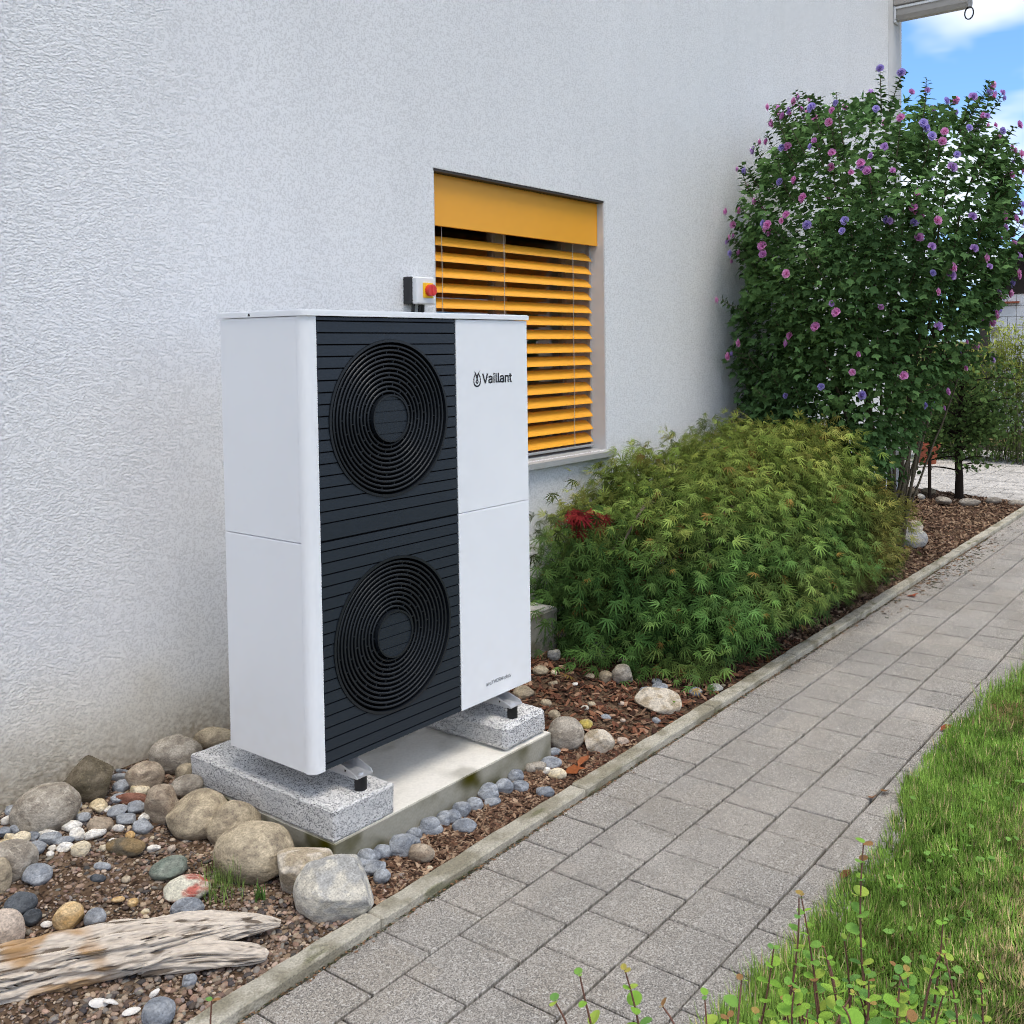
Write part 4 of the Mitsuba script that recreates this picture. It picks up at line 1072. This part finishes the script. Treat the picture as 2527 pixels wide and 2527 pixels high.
def crown_r(z):
    return np.interp(z, [.60, .9, 1.25, 1.7, 2.2, 2.7, 3.0, 3.25, 3.45], [.34, .56, .76, .95, 1.07, 1.10, .96, .66, .28])


def crown_c(z):
    return np.stack([SC[0] + np.interp(z, [.6, 1.3, 2.0, 2.6], [-.12, -.13, -.06, 0]), SC[1] + np.interp(z, [.6, 1.2, 2.0, 2.6, 3.8], [.28, .27, .11, -.01, .02]), z], -1)


def crown_pts(n, fr):
    z = hr.uniform(.62, 3.40, n)
    keep = hr.random(n) < (crown_r(z) / 1.12) ** 1.2
    z = z[keep]
    n = len(z)
    a = hr.uniform(0, 2 * np.pi, n)
    r = crown_r(z) * fr(n)
    d = np.stack([np.cos(a), np.sin(a), 0 * a], -1)
    lump = .84 + .42 * (meshkit.fbm(np.stack([np.cos(a) * 2.2, np.sin(a) * 2.2, z * 1.9], -1) + 7, 3, 15) - .35)
    P = crown_c(z) + d * (r * lump)[:, None]
    d = d + np.array([0, 0, 1]) * ((z - 2.1) / 2.2)[:, None]
    return P, d / np.linalg.norm(d, axis=1, keepdims=True)


fb = thing('flowering_shrub', 'tall dark green shrub full of pink and violet flowers by the house corner', 'shrub')
P, d = crown_pts(42000, lambda n: np.where(hr.random(n) < .5, hr.uniform(.84, 1.03, n), hr.uniform(.1, .9, n) ** .6))
ok = P[:, 1] < WALL - .10
P, d = P[ok], d[ok]
gap = meshkit.fbm(P * 2.4 + 3, 3, 8)
ok = (gap > .435 + .10 * np.clip((P[:, 2] - 2.2) / .6, 0, 1)) | (hr.random(len(P)) < .26)
ok &= ~((P[:, 2] < 1.45) & ((P - SC) @ RIGHT > .02 + .62 * (P[:, 2] - .85)) & (hr.random(len(P)) < .9))
P, d = P[ok], d[ok]
n = len(P)
out = d * [1, 1, .4] + hr.normal(0, .5, (n, 3)) + [0, 0, -.25]
M = frames(out, d * .5 + hr.normal(0, .4, (n, 3)) + [0, 0, .9]) * hr.uniform(.045, .080, n)[:, None, None]
tone = meshkit.fbm(P * 1.8, 3, 18)[:, None]
col = np.array([.058, .115, .046]) * (1.5 - tone) + np.array([.12, .205, .062]) * tone
col = col * hr.uniform(.5, 1.6, (n, 1))
leafparts = [scatter(HL_V, HL_F, M, P, col)]
# shoots that stick out, leaves in pairs along them, flowers towards the tip
flowers = []
twigs = []
for t in range(430):
    P0, d0 = crown_pts(1, lambda n: hr.uniform(.80, .96, n))
    if len(P0) == 0:
        continue
    P0, d0 = P0[0], d0[0]
    L = hr.uniform(.16, .30) + (.10 if P0[2] > 2.9 else 0)
    dirn = d0 * (.55 if P0[2] > 2.7 else .8) + np.array([0, 0, .8]) + hr.normal(0, .15, 3)
    dirn /= np.linalg.norm(dirn)
    P1 = P0 + dirn * L + [0, 0, -.03]
    if max(P0[1], P1[1]) > WALL - .10:
        continue
    c_ = bez(P0, (P0 + P1) / 2 + d0 * .04, P1, 6)
    twigs.append(tube(c_, np.linspace(.0045, .002, 6), 4, False))
    m_ = int(L / .014)
    tt = np.linspace(.1, 1, m_)
    pos = np.stack([np.interp(tt, np.linspace(0, 1, 6), c_[:, q]) for q in range(3)], 1)
    a = np.arange(m_) * 2.4 + hr.uniform(0, 6)
    side = np.cross(dirn, [0, 1., .2]); side /= np.linalg.norm(side)
    oth = np.cross(dirn, side)
    o2 = np.cos(a)[:, None] * side + np.sin(a)[:, None] * oth + dirn * .45 + [0, 0, -.15]
    Mm = frames(o2, np.tile(dirn, (m_, 1)) + hr.normal(0, .3, (m_, 3))) * (hr.uniform(.045, .075, m_) * (1.15 - .5 * tt))[:, None, None]
    leafparts.append(scatter(HL_V, HL_F, Mm, pos, np.array([.066, .125, .040]) * hr.uniform(.6, 1.5, (m_, 1))))
    if P0[2] < 1.25:
        continue
    pf = .9 if P0[2] > 2.3 else .45
    if hr.random() < pf:
        q = hr.uniform(.65, 1.0)
        flowers.append((np.array([np.interp(q, np.linspace(0, 1, 6), c_[:, k_]) for k_ in range(3)]) + d0 * .03, d0 + hr.normal(0, .3, 3)))
        if hr.random() < .30:
            flowers.append((flowers[-1][0] + hr.normal(0, .035, 3) + [0, 0, -.03], d0 + hr.normal(0, .4, 3)))
Pf, df = crown_pts(260, lambda n: hr.uniform(1.0, 1.05, n))
for q, dd in zip(Pf, df):
    if q[2] > 1.2 and q[1] < WALL - .1 and (q[0] - SC[0]) * FWD[0] + (q[1] - SC[1]) * FWD[1] < .5 and hr.random() < .62:
        flowers.append((q + dd * .03, dd + hr.normal(0, .3, 3)))
(hm, hc) = cat(leafparts)
obj('foliage', hm, 'leaf', fb, color=hc); lab('flowering_shrub__foliage', kind='stuff')
obj('twigs', trimesh.util.concatenate(twigs), 'stem_bark', fb); lab('flowering_shrub__twigs', kind='stuff')


def flower_mesh(seed, c0, c1):
    r = np.random.default_rng(seed)
    Vs, Fs, Cs = [], [], []
    for ring, (npet, rad, tilt, z0) in enumerate([(5, .040, .35, 0), (6, .031, .75, .006), (6, .022, 1.1, .010)]):
        for k in range(npet):
            a = k * 2 * np.pi / npet + ring * .6 + r.normal(0, .15)
            tl = tilt + r.normal(0, .15)
            w = rad * .62
            pts = np.array([[-.25 * w, .1 * rad], [.25 * w, .1 * rad], [-w, .62 * rad], [0, .6 * rad], [w, .62 * rad], [-.55 * w, rad], [.5 * w, .96 * rad]])
            h = np.array([0, 0, .25, 0, .25, .1, .15]) * rad + r.normal(0, .07, 7) * rad
            u = pts[:, 1] * math.cos(tl) - h * math.sin(tl)
            z = pts[:, 1] * math.sin(tl) + h * math.cos(tl) + z0
            x = pts[:, 0]
            V = np.stack([x * math.cos(a) - u * math.sin(a), x * math.sin(a) + u * math.cos(a), z], 1)
            b = sum(map(len, Vs))
            Fs.append(np.array([[0, 1, 3], [0, 3, 2], [1, 4, 3], [2, 3, 5], [3, 6, 5], [3, 4, 6]]) + b)
            Vs.append(V)
            t = np.clip(np.array([1, 1, .25, .4, .25, 0, 0]) + r.normal(0, .1, 7), 0, 1)[:, None]
            Cs.append((np.array(c0) * (1 - t) + np.array(c1) * t) * r.uniform(.85, 1.15))
    return (np.vstack(Vs), np.vstack(Fs)), np.clip(np.vstack(Cs), 0, 1)


FV = []
for i, (c0, c1) in enumerate([((.90, .50, .80), (.66, .12, .40)), ((.84, .42, .74), (.58, .11, .40)), ((.76, .40, .74), (.50, .12, .42)), ((.54, .47, .86), (.32, .20, .56)), ((.46, .38, .76), (.28, .17, .48)), ((.64, .44, .80), (.40, .16, .52))]):
    mm, cc_ = flower_mesh(50 + i, c0, c1)
    FV.append(mikit.ply(mm, 'mat_petal', color=cc_))
for i, (q, dd) in enumerate([flowers[i_] for i_ in hr.permutation(len(flowers))[:295]]):
    dd = dd / np.linalg.norm(dd)
    F_ = frames(np.array([[.2, .1, 1.]]), dd[None])[0] * hr.uniform(.55, .95)
    m4 = np.eye(4); m4[:3, :3] = F_; m4[:3, 3] = q
    v_ = hr.choice(6, p=[.27, .20, .16, .15, .10, .12])
    obj('flower', FV[v_], None, fb, to_world=T(m4.tolist()))
for i in range(17):
    a = i * 2.4
    rr = .12 * math.sqrt((i + .5) / 17)
    b0 = ROOT + [rr * math.cos(a), rr * math.sin(a), 0]
    a2 = a + hr.normal(0, .25)
    zt = hr.uniform(1.9, 3.2)
    rt = float(crown_r(zt)) * hr.uniform(.35, .8)
    b1 = crown_c(np.array([zt]))[0] + [rt * math.cos(a2), min(rt * math.sin(a2), .6), 0]
    pts = bez(b0, b0 + (b1 - b0) * [.28, .28, .5] + [0, 0, .12], b1, 16)
    pts[1:] += np.cumsum(hr.normal(0, .006, (15, 3)), 0)
    obj('stem', tube(pts, np.linspace(hr.uniform(.013, .022), .005, 16), 8), 'stem_bark', fb, smooth=True)
for i in range(7):
    b0 = ROOT + RIGHT * hr.uniform(-.02, .10) + [hr.normal(0, .05), 0, 0]
    zt = hr.uniform(1.5, 2.3)
    b1 = crown_c(np.array([zt]))[0] + RIGHT * hr.uniform(.35, .85) + [hr.normal(0, .2), 0, 0]
    pts = bez(b0, b0 * [.6, .6, .5] + b1 * [.4, .4, .5] + RIGHT * .05, b1, 16)
    pts[1:] += np.cumsum(hr.normal(0, .006, (15, 3)), 0)
    obj('stem', tube(pts, np.linspace(hr.uniform(.011, .017), .004, 16), 8), 'stem_bark', fb, smooth=True)

# ------------------------------------------------------------------ small dark tree at the bed end
ROUND_V = np.array([[0, 0, 0], [-.34, .3, .06], [0, .32, 0], [.34, .3, .06], [-.38, .66, .04], [0, .68, 0], [.38, .66, .04], [0, 1, -.05]])
ROUND_F = np.array([[0, 2, 1], [0, 3, 2], [1, 2, 5], [1, 5, 4], [2, 3, 6], [2, 6, 5], [4, 5, 7], [5, 6, 7]])
tr = np.random.default_rng(12)
st = thing('small_tree', 'small dark-leaved tree with a thin trunk at the far end of the bed', 'tree')
tb = np.array([8.62, .31, .05])
obj('trunk', tube([tb + [0, 0, -.05], tb + [.0, .0, .25], tb + [.01, .02, .55], tb + [.03, .0, .95], tb + [.02, -.03, 1.3]], [.050, .040, .036, .026, .014], 10), 'dark_bark', st, smooth=True)
lp = []
for i in range(46):
    a = tr.uniform(0, 6.28)
    low = i < 8
    z0 = tr.uniform(.25, .5) if low else tr.uniform(.45, 1.25)
    L = tr.uniform(.35, .62)
    s0 = tb + [0, 0, z0]
    e = s0 + [math.cos(a) * L, math.sin(a) * L * 1.0, tr.uniform(-.15, .12) if low else tr.uniform(.0, .38)]
    c_ = bez(s0, (s0 + e) / 2 + [0, 0, .08], e, 8)
    obj('limb', tube(c_, np.linspace(.010, .003, 8), 5, False), 'dark_bark', st)
    m_ = 16 if low else 95
    tt = tr.uniform(.3, 1.05, m_)
    pos = np.stack([np.interp(tt, np.linspace(0, 1, 8), c_[:, q]) for q in range(3)], 1) + tr.normal(0, .03 if low else .085, (m_, 3))
    o2 = tr.normal(0, 1, (m_, 3)) + [math.cos(a), math.sin(a), -.1]
    Mm = frames(o2, tr.normal(0, .5, (m_, 3)) + [0, 0, 1.]) * tr.uniform(.035, .06, m_)[:, None, None]
    lp.append(scatter(ROUND_V, ROUND_F, Mm, pos, np.array([.085, .14, .045]) * tr.uniform(.5, 1.7, (m_, 1))))
(tm, tc) = cat(lp)
obj('crown', tm, 'leaf', st, color=tc); lab('small_tree__crown', kind='stuff')
sk = obj('plant_stake', tube([(8.3, .52, -.1), (8.3, .52, .62)], .017, 8), 'dark_bark'); lab(sk, 'thin dark stake standing in the bed left of the small tree', 'stake')

# ------------------------------------------------------------------ bamboo beyond the patio
br_ = np.random.default_rng(31)
LV = np.array([[0, 0, 0], [-.09, .35, .02], [.09, .35, .02], [-.07, .7, 0], [.07, .7, 0], [0, 1, -.08]])
LF = np.array([[0, 2, 1], [1, 2, 4], [1, 4, 3], [3, 4, 5]])
for bi, (bx, by, hh, rad, nc, lb) in enumerate([(12.75, 1.55, 1.75, .62, 46, 'yellow-green bamboo clump beyond the patio behind the terracotta pot'), (12.85, .45, 1.98, .70, 60, 'yellow-green bamboo clump beyond the patio behind the small tree'), (12.75, -.65, 2.15, .70, 50, 'yellow-green bamboo clump beyond the patio at the right picture edge')]):
    bb = thing('bamboo', lb, 'bamboo')
    culms, lp = [], []
    for i in range(nc):
        a, r_ = br_.uniform(0, 6.28), rad * math.sqrt(br_.random())
        b0 = np.array([bx + r_ * .6 * math.cos(a), by + r_ * math.sin(a), -.1])
        h = hh * br_.uniform(.72, 1.06)
        e = b0 + [br_.normal(0, .10), br_.normal(0, .12), h]
        c_ = bez(b0, (b0 + e) / 2 + [0, 0, .1], e, 6)
        culms.append(tube(c_, np.linspace(.007, .002, 6), 4, False))
        m_ = 150
        tt = br_.uniform(.03, 1.0, m_) ** .9
        pos = np.stack([np.interp(tt, np.linspace(0, 1, 6), c_[:, q]) for q in range(3)], 1) + br_.normal(0, .055, (m_, 3))
        o2 = br_.normal(0, .8, (m_, 3)) + [0, 0, -.3]
        Mm = frames(o2, br_.normal(0, .5, (m_, 3)) + [0, 0, 1.]) * br_.uniform(.07, .12, m_)[:, None, None]
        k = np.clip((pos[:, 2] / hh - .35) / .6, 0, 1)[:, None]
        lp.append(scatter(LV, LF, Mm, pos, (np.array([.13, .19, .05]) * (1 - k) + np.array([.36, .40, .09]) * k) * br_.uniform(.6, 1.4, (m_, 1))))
    (m1, c1) = cat(lp)
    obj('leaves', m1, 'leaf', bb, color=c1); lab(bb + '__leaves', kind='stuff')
    obj('culms', trimesh.util.concatenate(culms), 'stem_bark', bb); lab(bb + '__culms', kind='stuff')
# terracotta pot
pt = thing('terracotta_pot', 'round terracotta pot on the patio in front of the bamboo', 'pot')
prof = np.array([(0, 0), (.12, 0), (.16, .24), (.175, .24), (.178, .29), (.158, .29), (.150, .25), (0, .25)])
pm = trimesh.creation.revolve(prof, sections=40); pm.apply_translation((12.02, 1.66, -.014))
obj('body', pm, 'terracotta', pt, smooth=40)

# ------------------------------------------------------------------ neighbouring house
nb = thing('neighbour_house', 'white tile-clad neighbouring house with a steep dark roof', 'house')
NX = 19.0
obj('wall', B(NX + .03, NX + 6, -6, 2.50, -.2, 2.62), 'beam_grey', nb)
nrm = np.random.default_rng(3)
rest = []
zrow = 2.60
r_ = 0
while zrow > -.1:
    y = 2.49 - (r_ % 2) * .16
    while y > -5.8:
        w_ = .32 if nrm.random() < .75 else .16
        t_ = B(NX + nrm.uniform(0, .004), NX + .025, max(y - w_ + .008, -6), min(y, 2.49) - .004, zrow - .205, zrow, .002)
        if y > .6 and zrow > 1.2:
            obj('tile', t_, 'shingle', nb)
        else:
            rest.append(t_)
        y -= w_
    zrow -= .215
    r_ += 1
obj('far_tiles', trimesh.util.concatenate(rest), 'shingle', nb); lab(nb + '__far_tiles', kind='stuff')
roof = Polygon([(2.62, 2.62), (-1.75, 7.4), (-6.1, 2.62)])
obj('gable', ext_yz(roof, NX + .06, NX + 6), 'roof_dark', nb)
obj('roof', ext_yz(Polygon([(2.75, 2.55), (-1.75, 7.55), (-6.25, 2.55), (-6.25, 2.72), (-1.75, 7.75), (2.75, 2.72)]), NX - .35, NX + 6.2), 'roof_dark', nb)
obj('ledge', B(NX - .10, NX + .02, 1.95, 2.52, 2.44, 2.475), 'terracotta', nb)
obj('corner_post', B(NX - .09, NX + .028, 2.505, 2.68, -.2, 2.44), 'dark_frame', nb)

# ------------------------------------------------------------------ grass
wr = np.random.default_rng(99)
GV = np.array([[-.5, 0, 0], [.5, 0, 0], [-.42, .38, .05], [.42, .38, .05], [-.28, .72, .20], [.28, .72, .20], [0, 1, .45]])
GF = np.array([[0, 1, 3], [0, 3, 2], [2, 3, 5], [2, 5, 4], [4, 5, 6]])


def blades(x, y, z, h, w, col, lean=.55, clump=0):
    n = len(x)
    a = wr.uniform(0, 6.28, n)
    if clump:
        q = np.stack([x * clump, y * clump, x * 0], -1)
        a = meshkit.noise(q, 61) * 12.6 + meshkit.noise(q * 4, 62) * 5 + wr.normal(0, .8, n)
    d = np.stack([np.cos(a), np.sin(a), 0 * a], -1)
    ln = np.abs(wr.normal(0, lean, n)) if not clump else wr.uniform(.5, 2.6, n)
    ax = np.array([0, 0, 1.]) + d * ln[:, None]
    M = frames(ax, -d)
    M = M * np.stack([w, h, h], -1)[:, None, :]
    return scatter(GV, GF, M, np.stack([x, y, z], -1), col)


def lawn_part(n, x0, x1, y0, y1, hs, ws, edge=.02):
    x, y = wr.uniform(x0, x1, n), wr.uniform(y0, y1, n)
    e = lawn_edge(x) + .035 * (meshkit.noise(np.stack([x * 9, y * 0, x * 0], -1), 5) - .5)
    ok = y < e + edge
    x, y, e = x[ok], y[ok], e[ok]
    n = len(x)
    dry = np.clip((meshkit.fbm(np.stack([x * 1.5 + 2, y * 1.5, x * 0], -1), 3, 31) - .47) / .14, 0, 1) * np.clip((e - y - .22) / .3, 0, 1) * .45
    dry = np.maximum(dry, np.clip(1 - np.hypot((x - .85) / .75, (y + 2.05) / .32), 0, 1) * 1.0).clip(0, 1) * .8
    tall = meshkit.fbm(np.stack([x * 3.2, y * 3.2, x * 0], -1), 3, 44)
    h = wr.uniform(*hs, n) * (.55 + .9 * tall) * (1 - .4 * dry) * (1 + .45 * np.exp(-np.abs(e - y) / .08))
    w = wr.uniform(*ws, n)
    g = np.array([.17, .30, .055]) * (1 - tall[:, None]) + np.array([.30, .46, .10]) * tall[:, None]
    s = np.array([.62, .49, .27])
    k = ((wr.random(n) < .08 + .74 * dry) * 1.0)[:, None]
    c = (g * (1 - k) + s * k) * wr.uniform(.45, 1.45, (n, 1)) * (.62 + .8 * meshkit.noise(np.stack([x * 14, y * 14, x * 0], -1), 71))[:, None]
    return blades(x, y, lawn_z(x, y) - .002, h, w, c, clump=6)


(gm2, gc2) = cat([lawn_part(150000, -.3, 2.4, -3.0, -1.22, (.018, .055), (.0024, .0054)), lawn_part(60000, 2.4, 6.5, -3.0, -1.2, (.03, .07), (.0026, .005))])
nw = 900
xw, yw = wr.uniform(-.3, 3.5, nw), wr.uniform(-2.6, -1.35, nw)
okw = (yw < lawn_edge(xw) - .03) & (meshkit.noise(np.stack([xw * 4, yw * 4, xw * 0], -1), 5) > .55)
xw, yw = xw[okw], yw[okw]
aw_ = wr.uniform(0, 6.28, len(xw))
clov = scatter(ROUND_V, ROUND_F, frames(np.stack([np.cos(aw_), np.sin(aw_), .2 + 0 * aw_], -1), wr.normal(0, .3, (len(xw), 3)) + [0, 0, 1]) * wr.uniform(.014, .034, len(xw))[:, None, None], np.stack([xw, yw, lawn_z(xw, yw) + wr.uniform(.015, .04, len(xw))], -1), np.array([.16, .30, .07]) * wr.uniform(.6, 1.5, (len(xw), 1)))
(gm2, gc2) = cat([(gm2, gc2), clov])
obj('grass', gm2, 'leaf', color=gc2); lab('grass', 'green lawn grass with dry straw patches beside the path', 'grass', kind='stuff')
# weeds and tufts in the bed
for (x, y, n, hh, sp, c_, lb) in [(-.275, .075, 150, .10, .035, (.22, .32, .09), 'wispy green grass tuft between the red stone and the largest boulder'), (-.235, -.035, 26, .05, .012, (.10, .19, .05), 'small green weed sprouting in the gravel before the broken stone'), (-.045, -.118, 40, .05, .012, (.06, .20, .05), 'small green weed at the front corner of the concrete slab')]:
    X, Yw = x + wr.normal(0, sp, n), y + wr.normal(0, sp, n)
    (tm_, tc_) = blades(X, Yw, bed_z(X, Yw), wr.uniform(.4, 1.1, n) * hh, wr.uniform(.0012, .003, n) * (1 if n > 100 else 2.4), np.array(c_) * wr.uniform(.6, 1.4, (n, 1)), .5)
    lab(obj('weed', tm_, 'leaf', color=tc_), lb, 'weed')

# ------------------------------------------------------------------ fallen leaves
FL = np.array([[0, 0, 0], [-.3, .3, .14], [0, .34, 0], [.3, .3, .16], [-.3, .66, .18], [0, .66, .02], [.3, .66, .12], [0, 1, .12]])
for (x, y, s_, c_, lb) in [(2.33, -1.30, .06, (.34, .10, .06), 'curled red-brown leaf on the path at the far lawn edge'), (1.63, -1.30, .055, (.30, .15, .06), 'brown leaf standing at the lawn edge, middle of the path'), (1.55, -1.275, .05, (.28, .12, .05), 'brown leaf lying flat at the lawn edge beside the standing one'), (.93, -1.395, .05, (.20, .09, .05), 'dark brown leaf at the near lawn edge'),
                           (4.60, -.46, .09, (.45, .12, .06), 'orange-red leaf on the path beside a kerb joint'), (1.02, -.235, .09, (.33, .11, .045), 'long red-brown leaf on the bark by the kerb right of the slab'), (1.10, -.245, .07, (.36, .13, .06), 'short red-brown leaf on the bark by the kerb right of the slab'), (1.80, -.20, .075, (.13, .24, .035), 'fresh green leaf lying beside the pale flat stone'), (2.33, -.25, .055, (.14, .24, .04), 'fresh green leaf on the bark under the maple edge')]:
    a = wr.uniform(0, 6.28)
    zz = .004 if y < KY0 else float(bed_z(x, y)) + .015
    M1 = frames(np.array([[math.cos(a), math.sin(a), .25]]), np.array([[.3 * math.sin(a), .2, 1.]]))[0] * s_
    lab(obj('fallen_leaf', ((HL_V if s_ > .08 else FL) @ M1.T + [x, y, zz], HL_F if s_ > .08 else ROUND_F), 'leaf', color=np.tile(c_, (len(HL_V if s_ > .08 else FL), 1))), lb, 'leaf')

# ------------------------------------------------------------------ foreground shrub
fr_ = np.random.default_rng(8)
fs = thing('foreground_shrub', 'young shrub with reddish stems and round bright green leaves in front of the lawn', 'shrub')
th = np.linspace(0, 2 * np.pi, 15)[:-1]
LF_V = np.vstack([[[0, 0, 0], [0, .5, -.02]], np.stack([.44 * np.sin(th) * (1 + .10 * np.cos(th)), .52 - .48 * np.cos(th), .07 * np.abs(np.sin(th)) - .05 * (np.cos(th) < -.5)], 1)])
LF_F = np.array([[1, 2 + i, 2 + (i + 1) % 14] for i in range(14)])
LCOL = [(.24, .44, .07), (.30, .49, .08), (.20, .38, .08), (.36, .48, .09), (.16, .32, .085)]
RED = [(.38, .27, .09), (.42, .36, .09), (.32, .18, .08)]
LP = {}


def sprig(base, tip, n, leaf, red_tip=True):
    pts = bez(base, (np.array(base) + tip) / 2 + fr_.normal(0, .02, 3), tip, 10)
    foot = np.array([-.84 + .4 * (base[0] + .84), -2.06 + .4 * (base[1] + 2.06), -.02])
    full = np.vstack([bez(foot, np.array(base) * [1, 1, .5], base, 6)[:-1], pts])
    obj('stem', tube(full, np.linspace(.0034, .0010, len(full)), 6), 'red_stem', fs, smooth=True)
    dirn = pts[-1] - pts[0]; dirn /= np.linalg.norm(dirn)
    side = np.cross(dirn, FWD); side /= np.linalg.norm(side)
    oth = np.cross(dirn, side)
    n = int(n * 1.6)
    for i in range(n):
        t = .15 + .85 * i / max(n - 1, 1)
        q = np.array([np.interp(t, np.linspace(0, 1, 10), pts[:, k_]) for k_ in range(3)])
        a = fr_.normal(0, .5) + (i % 2) * 1.57
        for s_ in (1, -1):
            if fr_.random() < .12:
                continue
            o_ = (math.cos(a) * side + math.sin(a) * oth) * s_ + dirn * .35 + fr_.normal(0, .15, 3)
            M1 = frames(o_[None], (dirn + fr_.normal(0, .35, 3) + [0, 0, .5])[None])[0] * leaf * fr_.uniform(.42, .80) * (1 - .45 * max(0, t - .75) / .25)
            red = red_tip and t > .92 and fr_.random() < .4
            ci = int(fr_.integers(0, 3)) + 10 if red else int(fr_.integers(0, 5))
            if ci not in LP:
                LP[ci] = mikit.ply((LF_V, LF_F), 'mat_leaf', color=np.tile(RED[ci - 10] if ci >= 10 else LCOL[ci], (len(LF_V), 1)))
            m4 = np.eye(4); m4[:3, :3] = M1; m4[:3, 3] = q
            obj('leaf', LP[ci], None, fs, to_world=T(m4.tolist()))


SPRIGS = [((-.735, -2.104, .692), (-.740, -2.075, 1.021), 9, .034), ((-.783, -2.039, .671), (-.792, -2.007, .952), 8, .028), ((-.881, -1.984, .724), (-.840, -2.025, .976), 7, .026), ((-.893, -1.968, .724), (-.861, -1.999, .911), 6, .030),
          ((-.660, -2.126, .647), (-.632, -2.150, .881), 6, .032), ((-.968, -1.864, .698), (-.975, -1.841, .884), 5, .030), ((-1.028, -1.863, .737), (-1.049, -1.822, .910), 4, .030), ((-1.069, -1.806, .738), (-1.068, -1.797, .877), 3, .032),
          ((-.864, -2.093, .747), (-.868, -2.074, .927), 6, .032), ((-.825, -2.147, .746), (-.815, -2.150, .906), 6, .036), ((-1.007, -1.976, .781), (-1.002, -1.974, .915), 4, .028), ((-.611, -2.197, .623), (-.604, -2.194, .802), 5, .026),
          ((-.937, -2.075, .779), (-.939, -2.062, .920), 5, .034), ((-.797, -2.103, .702), (-.791, -2.101, .868), 5, .034), ((-.749, -2.171, .701), (-.735, -2.180, .846), 5, .030), ((-1.035, -2.020, .819), (-1.019, -2.032, .965), 4, .030),
          ((-1.262, -1.366, .680), (-1.261, -1.358, .817), 2, .028), ((-1.029, -1.945, .781), (-1.032, -1.933, .903), 3, .026), ((-.959, -2.127, .817), (-.953, -2.128, .934), 4, .036), ((-.866, -2.175, .772), (-.858, -2.177, .880), 3, .038)]
for _ in range(34):
    bx_, by_ = fr_.uniform(-.98, -.66), 0
    by_ = -2.09 - .42 * (bx_ + .80) + fr_.normal(0, .035)
    SPRIGS.append(((bx_, by_, .70), (bx_ + fr_.normal(0, .02), by_ + fr_.normal(0, .02), fr_.uniform(.82, .90)), int(fr_.integers(3, 6)), fr_.uniform(.022, .034)))
for base, tip, n, lf in SPRIGS:
    sprig(base, tip, n, lf)
